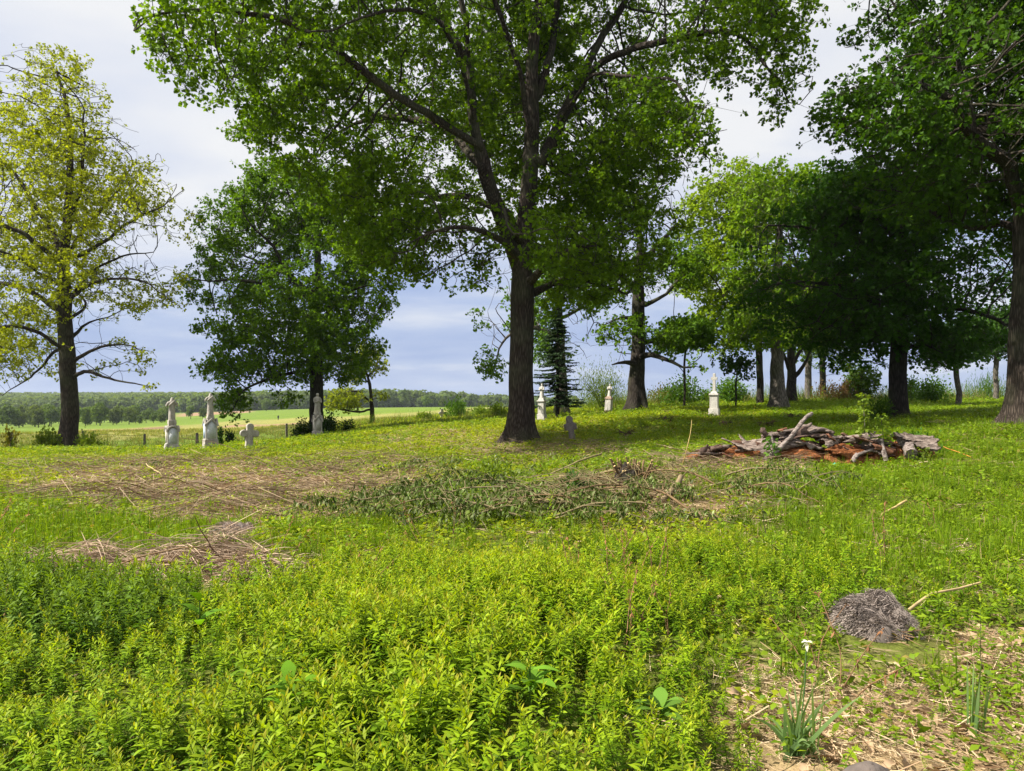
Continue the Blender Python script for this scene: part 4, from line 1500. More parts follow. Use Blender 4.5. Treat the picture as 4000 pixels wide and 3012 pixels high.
def herb_mesh(seed, n=26, rad=.16, h=.12, L=.05, lo=(.090, .165, .008), hi=(.20, .29, .012), prof='round', ratio=.7, mat='herb'):
    r = np.random.default_rng(seed)
    mb = MB()
    for k in range(n):
        a = r.uniform(0, 6.28)
        q = rad * math.sqrt(r.uniform())
        z = h * (1 - (q / rad) ** 2 * .6) * r.uniform(.25, 1.1)
        az = a + r.normal() * .8
        el = r.normal() * .35 + .25
        u = r.uniform()
        c = np.array(lo) * (1 - u) + np.array(hi) * u
        if r.uniform() < .06:
            c = np.array([.26, .20, .05])
        l = L * r.uniform(.6, 1.35)
        blade(mb, (q * math.cos(a), q * math.sin(a), z), (math.cos(az) * math.cos(el), math.sin(az) * math.cos(el), math.sin(el)), l, l * ratio, curl=r.uniform(0, .5), col=c, segs=2, prof=prof, fold=.25, twist=r.normal() * .4)
    return mb.mesh('herb', M[mat], smooth=False)


def grass_mesh(seed, n=22, h=.28, rad=.07, cols=((.10, .185, .008), (.22, .32, .014)), W=.007, dry=.08):
    r = np.random.default_rng(seed)
    mb = MB()
    for k in range(n):
        a = r.uniform(0, 6.28)
        q = rad * math.sqrt(r.uniform())
        az = r.uniform(0, 6.28)
        el = R(90) - abs(r.normal()) * .38
        u = r.uniform()
        c = np.array(cols[0]) * (1 - u) + np.array(cols[1]) * u
        if r.uniform() < dry:
            c = np.array([.36, .28, .13])
        l = h * r.uniform(.45, 1.2)
        blade(mb, (q * math.cos(a), q * math.sin(a), 0), (math.cos(az) * math.cos(el), math.sin(az) * math.cos(el), math.sin(el)), l, W * r.uniform(.7, 1.4), curl=r.uniform(.1, .7), col=c * .8, col2=c * 1.1, segs=4, prof='grass', up=(math.sin(az), -math.cos(az), .2))
    return mb.mesh('grass', M['herb'], smooth=False)


def straw_mesh(seed, n=24, rad=.2, L=.28, h=.05, cols=((.34, .24, .13), (.60, .48, .31)), W=.005, mat='straw'):
    r = np.random.default_rng(seed)
    mb = MB()
    for k in range(n):
        a = r.uniform(0, 6.28)
        q = rad * math.sqrt(r.uniform())
        az = r.uniform(0, 6.28)
        el = r.normal() * .16 + .05
        u = r.uniform()
        c = np.array(cols[0]) * (1 - u) + np.array(cols[1]) * u
        l = L * r.uniform(.4, 1.3)
        d = np.array([math.cos(az) * math.cos(el), math.sin(az) * math.cos(el), math.sin(el)])
        p = np.array([q * math.cos(a), q * math.sin(a), h * r.uniform(.1, 1)])
        blade(mb, p - d * l / 2, d, l, W * r.uniform(.6, 1.5), curl=r.uniform(-.1, .2), col=c, segs=2, prof='grass', up=r.normal(size=3))
    return mb.mesh('straw', M[mat], smooth=False)


def dead_leaf_mesh(seed):
    r = np.random.default_rng(seed)
    mb = MB()
    L, W = .10, .06
    xs = np.linspace(0, 1, 8)
    w = np.interp(xs, [0, .15, .3, .42, .55, .68, .85, 1], [.05, .45, .95, .55, 1.0, .6, .8, .1]) * W / 2
    zc = .02 * np.sin(xs * 3.1) + .01 * r.normal()
    V = []
    for x, ww, z in zip(xs, w, zc):
        V += [[x * L, ww, z + .012 * r.uniform()], [x * L, 0, z - .006], [x * L, -ww, z + .012 * r.uniform()]]
    Fc = []
    for i in range(7):
        a = i * 3
        Fc += [[a, a + 1, a + 4, a + 3], [a + 1, a + 2, a + 5, a + 4]]
    mb.add(V, Fc, np.array([.36, .25, .15]) * r.uniform(.7, 1.3))
    return mb.mesh('dead_leaf', M['straw'], smooth=False)


def wilt_mesh(seed, n=34, rad=.25, h=.28):
    r = np.random.default_rng(seed)
    mb = MB()
    for k in range(n):
        a = r.uniform(0, 6.28)
        q = rad * math.sqrt(r.uniform())
        z = h * r.uniform(.15, 1.0)
        c = np.array([.13, .17, .035]) * r.uniform(.6, 1.3)
        if r.uniform() < .15:
            c = np.array([.22, .25, .13]) * r.uniform(.8, 1.2)
        l = r.uniform(.045, .10)
        az = r.uniform(0, 6.28)
        blade(mb, (q * math.cos(a), q * math.sin(a), z), (math.cos(az) * .9, math.sin(az) * .9, -.8), l, l * .5, curl=.25, col=c, segs=3, fold=.6, up=(math.sin(az), math.cos(az), .1))
    return mb.mesh('wilted', M['wilt'], smooth=False)


def scatter(name, label, cat, meshes, pos, rz, tilt, scale, idx, kind='stuff'):
    coll = bpy.data.collections.new(name + '_shapes')
    for i, me in enumerate(meshes):
        o = bpy.data.objects.new('%s_shape_%02d' % (name, i), me)
        coll.objects.link(o)
    n = len(pos)
    pm = bpy.data.meshes.new(name)
    pm.vertices.add(n)
    pm.vertices.foreach_set('co', np.asarray(pos, np.float32).ravel())
    rot = np.stack([tilt * np.cos(rz * 3.7), tilt * np.sin(rz * 3.7), rz], 1)
    for an, ty, dat, key in (('rot', 'FLOAT_VECTOR', rot, 'vector'), ('scl', 'FLOAT', scale, 'value'), ('idx', 'INT', idx, 'value')):
        a = pm.attributes.new(an, ty, 'POINT')
        a.data.foreach_set(key, np.ascontiguousarray(dat, np.int32 if ty == 'INT' else np.float32).ravel())
    ob = bpy.data.objects.new(name, pm)
    sc.collection.objects.link(ob)
    ng = bpy.data.node_groups.new(name + '_nodes', 'GeometryNodeTree')
    ng.interface.new_socket('Geometry', in_out='INPUT', socket_type='NodeSocketGeometry')
    ng.interface.new_socket('Geometry', in_out='OUTPUT', socket_type='NodeSocketGeometry')
    gi, go = ng.nodes.new('NodeGroupInput'), ng.nodes.new('NodeGroupOutput')
    ci = ng.nodes.new('GeometryNodeCollectionInfo')
    ci.inputs['Collection'].default_value = coll
    ci.inputs['Separate Children'].default_value = True
    ci.inputs['Reset Children'].default_value = True
    ip = ng.nodes.new('GeometryNodeInstanceOnPoints')
    ip.inputs['Pick Instance'].default_value = True

    def na(an, ty):
        q = ng.nodes.new('GeometryNodeInputNamedAttribute')
        q.data_type = ty
        q.inputs['Name'].default_value = an
        return q.outputs['Attribute']
    ng.links.new(gi.outputs[0], ip.inputs['Points'])
    ng.links.new(ci.outputs[0], ip.inputs['Instance'])
    ng.links.new(na('idx', 'INT'), ip.inputs['Instance Index'])
    ng.links.new(na('rot', 'FLOAT_VECTOR'), ip.inputs['Rotation'])
    ng.links.new(na('scl', 'FLOAT'), ip.inputs['Scale'])
    ng.links.new(ip.outputs[0], go.inputs[0])
    md = ob.modifiers.new('plants', 'NODES')
    md.node_group = ng
    ob['kind'] = kind
    if label:
        tag(ob, label, cat)
    return ob


def spread(dens, Y0, Y1, smax=0.86, pad=1.0):
    """points spread evenly over the ground in front of the camera between two distances"""
    area = smax * (Y1 ** 2 - Y0 ** 2) + 2 * pad * (Y1 - Y0)
    n = int(dens * area)
    Y = np.sqrt(rng.uniform(max(Y0, 0) ** 2, Y1 ** 2, n))
    x = rng.uniform(-1, 1, n) * (smax * Y + pad)
    z = G(x, Y)
    p = np.stack([x, Y, z], 1)
    px, py = proj(p)
    return p, px, py


def put(name, label, cat, meshes, p, smin=.75, smax=1.25, tilt=.12, scale=None):
    n = len(p)
    s = rng.uniform(smin, smax, n) if scale is None else scale
    return scatter(name, label, cat, meshes, p, rng.uniform(0, 6.28, n), rng.normal(size=n) * tilt, s, rng.integers(0, len(meshes), n))


CLEAR = [(672, 32.5, .8, 1.6), (822, 33.5, .8, 1.6), (972, 30.5, .6, 1.2), (1240, 41.5, .8, 1.6), (2117, 39.3, .7, 1.6), (2375, 44.3, .7, 1.6), (2790, 39.3, .8, 1.8), (2238, 27, .5, 1.0), (600, 7.3, 1.5, .62), (890, 9.75, .45, .6), (3420, 5.05, .3, .5)]


def clear(p):
    w = np.ones(len(p))
    for px_, Y_, rx, ry in CLEAR:
        cx = (px_ - 2000) / F * Y_
        d = np.sqrt(((p[:, 0] - cx) / rx) ** 2 + ((p[:, 1] - Y_) / ry) ** 2)
        w *= smooth01(.75, 1.1, d)
    return w


patch = lambda p, f, seed: vnoise(p * np.array([f, f, 0.0]), seed)

# goldenrod in the foreground
p, px, py = spread(250, 2.0, 9.0)
w = gold_zone(px, p[:, 1])
w = w * np.clip(0.95 + 0.75 * patch(p, 1.8, 21), 0.12, 1)
w = w * (1 - 0.85 * blob(px, p[:, 1] * 100, 2050, 375, 140, 25))
w = w * (1 - 0.7 * blob(px, p[:, 1] * 100, 2560, 400, 90, 40))
w = w * (1 - 0.9 * blob(px, p[:, 1] * 100, 330, 560, 330, 60)) * clear(p)
k = rng.uniform(size=len(p)) < w
pg = p[k]
hs = (0.74 + 0.22 * patch(pg, 1.3, 22)) * rng.uniform(.6, 1.2, len(pg)) * (1 - 0.5 * smooth01(2550, 3000, px[k]) * (pg[:, 1] < 5.2))
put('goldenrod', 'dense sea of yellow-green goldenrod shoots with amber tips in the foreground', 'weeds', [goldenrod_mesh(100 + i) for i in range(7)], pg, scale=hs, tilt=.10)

# last year's dead stems standing among the shoots
def dead_stem_mesh(seed):
    q = np.random.default_rng(seed)
    m = MB()
    for k in range(3):
        b = np.array([q.normal() * .05, q.normal() * .05, 0])
        d = np.array([q.normal() * .25, q.normal() * .25, 1.0])
        h = q.uniform(.3, .55)
        t = densify([b, b + d * h * .5, b + d * h + [q.normal() * .06, q.normal() * .06, 0]], .08, .006, seed + k)
        tube(m, t, np.linspace(.004, .002, len(t)), 4, col=np.array([.30, .17, .09]) * q.uniform(.6, 1.3))
        for j in range(14):
            i = q.integers(len(t) // 2, len(t))
            blade(m, t[i], q.normal(size=3), .03, .012, col=np.array([.26, .12, .05]) * q.uniform(.6, 1.3), segs=2)
    return m.mesh('dead_stem', M['straw'], smooth=False)


p, px, py = spread(5, 2.6, 10)
w = .04 + 1.1 * blob(px, p[:, 1] * 100, 2320, 620, 200, 60)
k = rng.uniform(size=len(p)) < w
put('dead_stems', 'rust-brown dead stems standing among the foreground shoots', 'stems', [dead_stem_mesh(170 + i) for i in range(4)], p[k], .7, 1.2, .15)

# darker taller shoots around the straw heap on the left
p, px, py = spread(130, 4.4, 7.4)
w = (blob(px, p[:, 1] * 100, 330, 580, 420, 90) * .9 + 0.15 * blob(px, p[:, 1] * 100, 0, 560, 300, 120)) * clear(p)
k = rng.uniform(size=len(p)) < w
put('dark_weeds', 'dark green leafy weeds in the hollow below the straw heap on the left', 'weeds', [goldenrod_mesh(130 + i, .42, False, True) for i in range(4)], p[k], .7, 1.1, .2)

# low herbs over the graveyard
herbs = [herb_mesh(200 + i) for i in range(5)] + [herb_mesh(210 + i, 22, .15, .16, .06, (.095, .175, .008), (.21, .30, .012), 'lance', .35) for i in range(3)]
yherbs = [herb_mesh(220 + i, 26, .18, .10, .055, (.155, .215, .008), (.31, .36, .014)) for i in range(4)]
H, YH = [], []
for a, b, dens, s in ((2.2, 8, 55, .8), (8, 16, 46, .95), (16, 30, 26, 1.2), (30, 52, 11, 1.7), (52, 85, 3.2, 2.4)):
    p, px, py = spread(dens, a, b)
    Y = p[:, 1]
    w = 0.95 - 0.7 * dry_zone(px, py, Y) - (0.30 + .4 * patch(p, 2.2, 35)) * bare_zone(px, Y)
    w = w * np.where(gold_zone(px, Y) > .6, .45, 1)
    w = w * np.clip(.95 + .55 * patch(p, .5, 31), .2, 1) * clear(p)
    w = np.where((Y > 40) & (px < 1150), 0, w)
    k = rng.uniform(size=len(p)) < w
    p, px, Y = p[k], px[k], Y[k]
    yl = rng.uniform(size=len(p)) < np.clip(.38 + .5 * patch(p, .35, 33) + .25 * (Y > 15) * (px < 2400), 0, .95) * (px < 3000)
    H.append((p[~yl], s))
    YH.append((p[yl], s))
for nm, lab, ms, LST in (('low_herbs', 'low green leafy herbs covering the graveyard ground', herbs, H), ('yellow_herbs', 'yellow-green creeping herbs between the graves', yherbs, YH)):
    pp = np.concatenate([q for q, s in LST])
    ss = np.concatenate([np.full(len(q), s) * rng.uniform(.7, 1.3, len(q)) for q, s in LST])
    put(nm, lab, 'herbs', ms, pp, scale=ss, tilt=.15)

# grass
gr = [grass_mesh(300 + i) for i in range(5)]
pp, ss = [], []
for a, b, dens, s in ((2.6, 9, 60, 1.0), (9, 18, 45, 1.05), (18, 34, 16, 1.2), (34, 60, 5, 1.7)):
    p, px, py = spread(dens, a, b)
    Y = p[:, 1]
    w = .10 + .75 * smooth01(2500, 3000, px) * smooth01(5.5, 7, Y) * (1 - smooth01(19, 26, Y)) + .6 * (1 - smooth01(500, 1000, px)) * smooth01(6.2, 7.5, Y) * (1 - smooth01(11, 15, Y))
    w = w + .35 * smooth01(7, 8.5, Y) * (1 - smooth01(10, 12, Y))
    w = w + .25 * blob(px, py, 2500, 1690, 260, 40) + .35 * smooth01(2200, 2600, px) * (Y > 20)
    w = w * (1 - .7 * dry_zone(px, py, Y)) * (1 - .8 * bare_zone(px, Y)) * np.where(gold_zone(px, Y) > .6, .30, 1)
    w = w * np.clip(.8 + .7 * patch(p, .6, 41), .1, 1.2) * clear(p)
    w = np.where((Y > 40) & (px < 1150), 0, w)
    k = rng.uniform(size=len(p)) < w
    pp.append(p[k])
    ss.append(np.full(k.sum(), s) * rng.uniform(.6, 1.3, k.sum()))
put('grass', 'tufts of fresh green grass growing through the herbs', 'grass', gr, np.concatenate(pp), scale=np.concatenate(ss), tilt=.12)

# straw and dry stalks on the cut strips
pp, ss = [], []
for a, b, dens, s in ((2.4, 7, 120, .8), (7, 14, 80, 1.0), (14, 30, 42, 1.35), (30, 50, 5, 2.0)):
    p, px, py = spread(dens, a, b)
    Y = p[:, 1]
    w = .07 + .75 * dry_zone(px, py, Y) * (Y > 6) + .8 * bare_zone(px, Y) + .35 * blob(px, Y * 100, 560, 800, 330, 140)
    w = w * np.where(gold_zone(px, Y) > .5, .3, 1) * np.clip(.8 + .6 * patch(p, .7, 51), .15, 1.2)
    w = np.where((Y > 38) & (px < 1150), 0, w)
    k = rng.uniform(size=len(p)) < w
    pp.append(p[k])
    ss.append(np.full(k.sum(), s) * rng.uniform(.6, 1.3, k.sum()))
put('dry_straw', 'dry straw and cut stalks strewn over the brown strips', 'straw', [straw_mesh(400 + i) for i in range(4)] + [straw_mesh(410 + i, 24, .2, .22, .06, ((.24, .14, .08), (.46, .33, .20))) for i in range(3)], np.concatenate(pp), scale=np.concatenate(ss), tilt=.08)

# thin dark twigs on the dry strip
p, px, py = spread(10, 9, 26)
w = dry_zone(px, py, p[:, 1]) * np.clip(.75 + .8 * patch(p, .5, 55), .05, 1.2)
k = rng.uniform(size=len(p)) < w
put('twig_litter', 'thin dark twigs tangled over the brown dry strips', 'twigs', [straw_mesh(420 + i, 9, .35, 1.1, .16, ((.10, .07, .045), (.28, .20, .12)), .009) for i in range(4)], p[k], .6, 1.3, .08)

# fallen brown leaves on the bare patch
p, px, py = spread(42, 2.4, 7.0)
w = .9 * bare_zone(px, p[:, 1]) + .03
k = rng.uniform(size=len(p)) < w
q = p[k] + np.array([0, 0, .015])
put('fallen_leaves', 'curled brown oak leaves lying on the bare litter at the lower right', 'leaves', [dead_leaf_mesh(500 + i) for i in range(5)], q, .6, 1.2, .5)

# wilted leaf litter around the brush heap
pp = []
for a, b, dens in ((8, 13, 13), (13, 22, 7)):
    p, px, py = spread(dens, a, b)
    w = .8 * blob(px, py, 1900, 1985, 480, 95, .4) + .12 * blob(px, py, 2600, 1960, 420, 110) + .4 * blob(px, py, 1900, 1840, 500, 40) + .3 * blob(px, py, 500, 1800, 400, 40)
    k = rng.uniform(size=len(p)) < w
    pp.append(p[k])
put('wilted_litter', 'limp grey-green leaves of cut scrub spread round the brush heap', 'litter', [wilt_mesh(600 + i) for i in range(5)], np.concatenate(pp), .55, 1.05, .2)

# tall weeds along the skyline on the right and along the fence
tall = [goldenrod_mesh(150 + i, .95, False, True) for i in range(3)] + [grass_mesh(320 + i, 26, .9, .16, ((.07, .13, .015), (.16, .22, .03)), .016, .25) for i in range(3)] + [goldenrod_mesh(160 + i, .8, False) for i in range(2)]
pp, ss = [], []
p, px, py = spread(2.6, 50, 86, .8)
w = smooth01(2150, 2350, px) * smooth01(52, 64, p[:, 1]) * np.clip(.7 + .6 * patch(p, .2, 71), 0.1, 1)
k = rng.uniform(size=len(p)) < w
pp.append(p[k])
ss.append(rng.uniform(.8, 2.0, k.sum()))
p, px, py = spread(5, 40, 58, .8)
w = (px < 1500) * blob(p[:, 1], p[:, 1] * 0, np.interp(px, [0, 800, 1120, 1500], [44.5, 46.5, 51, 60]), 0, 2.6, 1) * np.clip(.5 + .9 * patch(p, .3, 72), 0.02, 1)
k = rng.uniform(size=len(p)) < w
pp.append(p[k])
ss.append(rng.uniform(.6, 1.35, k.sum()))
p, px, py = spread(2.5, 44, 66, .8)
w = blob(px, py, 1750, 1650, 420, 38) * np.clip(.6 + .7 * patch(p, .3, 73), 0.05, 1)
k = rng.uniform(size=len(p)) < w
pp.append(p[k])
ss.append(rng.uniform(.5, 1.2, k.sum()))
put('tall_weeds', 'tall rough weeds and grasses along the graveyard edge', 'weeds', tall, np.concatenate(pp), scale=np.concatenate(ss), tilt=.12)

# meadow growth in the field beyond the fence
p, px, py = spread(.55, 48, 130, .75)
k = (px < 2000) & (rng.uniform(size=len(p)) < .8)
put('meadow_grass', 'rough meadow grass in the field beyond the fence', 'grass', [grass_mesh(340 + i, 30, .5, .5, ((.12, .18, .02), (.30, .31, .08)), .02, .2) for i in range(3)], p[k], .7, 1.4, .1)

# ------------------------------------------------------------------ rotten log


def shard(mb, c, L, W, bend, axis_rot, tiltx, tilty, thick=.03, seed=0, nu=44, nv=16, rag=.25, amp=.03, col=None):
    """a curved, ragged slab of old wood lying along its own x axis"""
    r = np.random.default_rng(seed)
    u = np.linspace(-.5, .5, nu)
    v = np.linspace(-.5, .5, nv)
    U, Vv = np.meshgrid(u, v, indexing='ij')
    # ragged ends and sides
    e = 1 + rag * vnoise(np.stack([np.zeros_like(Vv), Vv * 6, np.zeros_like(Vv)], -1).reshape(-1, 3), seed + 1).reshape(U.shape)
    s = 1 + rag * .8 * vnoise(np.stack([U * 7, np.zeros_like(U), np.zeros_like(U)], -1).reshape(-1, 3), seed + 2).reshape(U.shape)
    s = s * (1 - .35 * np.abs(2 * U) ** 3)
    x = U * L * e
    a = Vv * s * bend
    rr = W / max(bend, .2)
    y = rr * np.sin(a)
    z = rr * np.cos(a) - rr
    pts = np.stack([x, y, z], -1).reshape(-1, 3)
    nz = vnoise(pts * np.array([2.5, 9, 9]), seed + 3) * amp + vnoise(pts * np.array([6, 26, 26]), seed + 4) * amp * .5
    pts[:, 2] += nz
    low = pts.copy()
    low[:, 2] -= thick * (1 + .5 * vnoise(pts * 7, seed + 5))
    Mx = Matrix.Rotation(axis_rot, 3, 'Z') @ Matrix.Rotation(tilty, 3, 'Y') @ Matrix.Rotation(tiltx, 3, 'X')
    A = np.array(Mx)
    n = nu * nv
    V = np.vstack([pts, low]) @ A.T + np.asarray(c)
    i = (np.arange(nu - 1)[:, None] * nv + np.arange(nv - 1)[None]).ravel()
    top = np.stack([i, i + nv, i + nv + 1, i + 1], -1)
    bot = top[:, ::-1] + n
    rim = list(range(nv)) + [k * nv + nv - 1 for k in range(1, nu)] + [(nu - 1) * nv + k for k in range(nv - 2, -1, -1)] + [k * nv for k in range(nu - 2, 0, -1)]
    sd_ = [[rim[k], rim[(k + 1) % len(rim)], rim[(k + 1) % len(rim)] + n, rim[k] + n] for k in range(len(rim))]
    mb.add(V, np.vstack([top, bot, np.array(sd_)]), col)


def mound(mb, c, L, W, H, seed, rz=0, nu=44, nv=20, amp=.25, col=None, fine=.3):
    u = np.linspace(-1, 1, nu)
    v = np.linspace(-1, 1, nv)
    U, Vv = np.meshgrid(u, v, indexing='ij')
    rr = np.sqrt(np.abs(U) ** 2.6 + np.abs(Vv) ** 2.2)
    pts = np.stack([U * L / 2, Vv * W / 2, np.zeros_like(U)], -1).reshape(-1, 3)
    h = np.clip(1 - rr.ravel(), -0.15, 1) ** 1.0 if False else np.where(rr.ravel() < 1, np.sqrt(np.clip(1 - rr.ravel() ** 2, 0, 1)), 0) - .12 * (rr.ravel() >= .98)
    nz = vnoise(pts * 2.6 / max(W, .3), seed) * amp + vnoise(pts * 9 / max(W, .3), seed + 1) * amp * fine
    pts[:, 2] = H * (h * (1 + nz) + .25 * nz * (h > .2))
    cs, sn = math.cos(rz), math.sin(rz)
    pts = pts @ np.array([[cs, sn, 0], [-sn, cs, 0], [0, 0, 1]]) + np.asarray(c)
    i = (np.arange(nu - 1)[:, None] * nv + np.arange(nv - 1)[None]).ravel()
    mb.add(pts, np.stack([i, i + nv, i + nv + 1, i + 1], -1), col)


def on_ground(px, py, Ymin=3, Ymax=70):
    """the ground point seen at a pixel"""
    Y = np.geomspace(Ymin, Ymax, 600)
    x = (px - 2000) / F * Y
    z = G(x, Y)
    row = HOR + F * (EYE - z) / Y
    i = np.argmax(row < py) if (row < py).any() else len(Y) - 1
    return np.array([x[i], Y[i], z[i]])


def rotten_log():
    YL = 16.0
    o = base_at(3180, YL)
    T = thing('rotten_log', 'long collapsed rotten log with grey bark slabs and orange crumbling wood', 'log', o)

    def q(px, py, dy=0):
        return P(px, py, YL + dy)
    # crumbling orange wood
    for k, (px, L, W, H, dy) in enumerate([(2880, 1.35, .6, .27, .15), (3080, 1.8, .8, .42, 0), (3330, 1.7, .75, .36, -.05), (3560, 1.1, .7, .40, .05), (2740, .8, .6, .22, .1)]):
        c = base_at(px, YL + dy)
        c[2] -= .05
        mb = MB()
        mound(mb, c, L, W, H, 700 + k, R(4 * (k % 3) - 4), amp=.4, fine=.6, nu=54, nv=24)
        mb.build('rotten_wood', M['rot'], T)
    # weathered slabs: (px, py of centre, length, width, bend, rz, tiltx, tilty, depth)
    S = [(3060, 1700, 1.15, .55, 1.3, R(6), R(-12), R(-14), .05), (3000, 1745, .95, .45, 1.1, R(-8), R(38), R(-8), -.22), (3150, 1740, .8, .5, 1.2, R(18), R(30), R(6), -.18),
         (3190, 1690, .6, .42, 1.6, R(-20), R(-6), R(10), .12), (3280, 1712, .95, .42, 1.2, R(6), R(-8), R(3), .08), (3390, 1735, .9, .42, 1.3, R(-6), R(20), R(4), 0),
         (3330, 1770, .9, .30, .9, R(4), R(50), R(0), -.30), (3120, 1785, .95, .26, .8, R(-3), R(55), R(3), -.36), (3560, 1712, .75, .50, 1.5, R(10), R(8), R(8), 0), (3600, 1735, .55, .35, 1.2, R(-15), R(30), R(14), -.2),
         (2800, 1765, .6, .28, 1.0, R(15), R(20), R(-6), .05), (2900, 1790, .55, .22, .9, R(-12), R(48), R(0), -.30), (3450, 1765, .5, .3, 1.0, R(40), R(35), R(-10), -.22), (3240, 1730, .5, .4, 1.4, R(35), R(25), R(-18), -.12)]
    for k, (px, py, L, W, b, rz, tx, ty, dy) in enumerate(S):
        mb = MB()
        shard(mb, q(px, py, dy) + [0, 0, .09], L, W, b, rz, tx, ty, .035, 720 + k * 7, rag=.5, amp=.075, col=np.array([1, .95, .9]) * (.75 + .35 * ((k * 37) % 10) / 10))
        mb.build('bark_slab', M['rot' if k in (6, 7, 11) else 'old_wood'], T, smooth=True)
    r = np.random.default_rng(78)
    for k in range(64):
        px = r.uniform(2710, 3640)
        top_ = np.interp(px, [2700, 2900, 3000, 3080, 3300, 3480, 3560, 3660], [1775, 1735, 1690, 1672, 1700, 1725, 1700, 1745])
        c = q(px, r.uniform(top_, 1795), r.uniform(-.38, .1)) + [0, 0, .05]
        mb = MB()
        shard(mb, c, r.uniform(.15, .55), r.uniform(.07, .2), r.uniform(.7, 1.6), r.normal() * .45, r.uniform(-.2, 1.1), r.normal() * .3, .02, 1100 + k * 7, nu=18, nv=7, rag=.6, amp=.04, col=[(.95, .9, .85), (.6, .5, .45), (.8, .45, .3), (.45, .36, .32), (.75, .5, .38)][k % 5])
        mb.build('wood_splinter', M['old_wood'], T, smooth=True)
    # grey branch leaning over the slabs, with a pale broken tip
    mb = MB()
    tube(mb, densify([q(2985, 1800, -.55), q(3040, 1750, -.42), q(3100, 1690, -.30), q(3140, 1640, -.2), q(3172, 1615, -.1)], .07, .004, 3), np.linspace(.060, .036, len(densify([q(2985, 1800, -.55), q(3040, 1750, -.42), q(3100, 1690, -.30), q(3140, 1640, -.2), q(3172, 1615, -.1)], .07, 0, 3))), 9, cap=True, wob=lambda th, i: 1 + .12 * np.sin(3 * th + i * .7) + .08 * np.sin(i * 1.3))
    mb.build('branch', M['old_wood'], T)
    mb = MB()
    tube(mb, [q(3013, 1695, -.4), q(3018, 1725, -.45), q(3028, 1765, -.5)], [.022, .026, .02], 8, cap=True)
    mb.build('branch', M['old_wood'], T)
    # stubs
    for a, b, r0, r1 in (((3525, 1720, .1), (3560, 1775, -.45), .12, .10), ((3440, 1715, -.25), (3462, 1800, -.42), .05, .085), ((3420, 1755, -.3), (3350, 1775, -.4), .03, .045), ((3350, 1775, -.4), (3330, 1805, -.45), .045, .05)):
        p0, p1 = q(*a), q(*b)
        mb = MB()
        tube(mb, densify([p0, (p0 + p1) / 2 + rng.normal(size=3) * .02, p1], .06, .003, int(a[0])), np.linspace(r0, r1, len(densify([p0, (p0 + p1) / 2, p1], .06))) if False else r0, 10, cap=True, wob=lambda th, i: 1 + .14 * np.sin(4 * th + i * .5) + .08 * np.sin(7 * th))
        mb.build('stub', M['old_wood'], T)
    # rubble at the foot
    mb = MB()
    r = np.random.default_rng(77)
    for k in range(90):
        px = r.uniform(2700, 3660)
        c = base_at(px, YL - .45 + r.normal() * .12)
        c[2] += .02
        shard(mb, c, r.uniform(.05, .2), r.uniform(.03, .08), .8, r.uniform(0, 3), r.normal() * .5, r.normal() * .3, .012, 900 + k, nu=5, nv=4, amp=.008, col=[(1, .9, .8), (.75, .38, .2), (.6, .5, .45)][k % 3])
    ob = mb.build('rubble', M['old_wood'], T, smooth=False)
    ob['kind'] = 'stuff'


rotten_log()
mb = MB()
c = on_ground(3262, 1835)
mound(mb, c - [0, 0, .01], .16, .12, .09, 55, nu=16, nv=12, amp=.7, fine=.9)
tag(mb.build('plastic_bag', M['plastic'], smooth=False), 'crumpled turquoise plastic scrap in the grass below the log', 'litter')


# ------------------------------------------------------------------ cut scrub


def cut_branch_meshes(seed, L=2.4, leafy=True):
    r = np.random.default_rng(seed)
    st, lf = MB(), MB()
    main = densify([(0, 0, .12), (L * .3, r.normal() * .15, .30 + .1 * r.uniform()), (L * .65, r.normal() * .25, .34), (L, r.normal() * .35, .12)], .12, .012, seed)
    tube(st, main, np.linspace(.020, .005, len(main)), 6, col=(.9, .85, .7) if leafy else (.8, .62, .48), cap=True)
    twigs = [main]
    for k in range(13):
        i = r.integers(int(len(main) * .15), len(main) - 1)
        d = np.array([r.uniform(.2, 1), r.choice([-1, 1]) * r.uniform(.5, 1), r.uniform(-.1, .45)])
        d /= np.linalg.norm(d)
        l = r.uniform(.35, .9)
        t = densify([main[i], main[i] + d * l * .5 + [0, 0, .05], main[i] + d * l + [0, 0, -.10]], .1, .01, seed + k)
        tube(st, t, np.linspace(.008, .003, len(t)), 4, col=(.8, .78, .6))
        twigs.append(t)
    if leafy:
        for t in twigs:
            for p_ in t[1:]:
                for j in range(r.poisson(3.4)):
                    az = r.uniform(0, 6.28)
                    c = np.array([.095, .145, .022]) * r.uniform(.45, 1.3)
                    if r.uniform() < .2:
                        c = np.array([.25, .29, .12]) * r.uniform(.8, 1.15)
                    l = r.uniform(.05, .11)
                    q = p_ + r.normal(size=3) * .035
                    q[2] = max(q[2], .05)
                    blade(lf, q, (math.cos(az) * .7, math.sin(az) * .7, -.9), l, l * .46, curl=.15, col=c, segs=3, fold=.6, up=(math.sin(az), math.cos(az), .1))
    return st.mesh('stem', M['stem']), (lf.mesh('wilted_leaves', M['wilt'], smooth=False) if leafy else None)


def place_branch(meshes, name, label, cat, group, loc, rz, s=1.0, tilt=(0, 0)):
    T = thing(name, label, cat, loc, group)
    T.rotation_euler = (tilt[0], tilt[1], rz)
    T.scale = (s, s, s)
    for nm, me in zip(('stem', 'wilted_leaves'), meshes):
        if me is not None:
            o = bpy.data.objects.new(nm, me)
            o.parent = T
            sc.collection.objects.link(o)
    return T


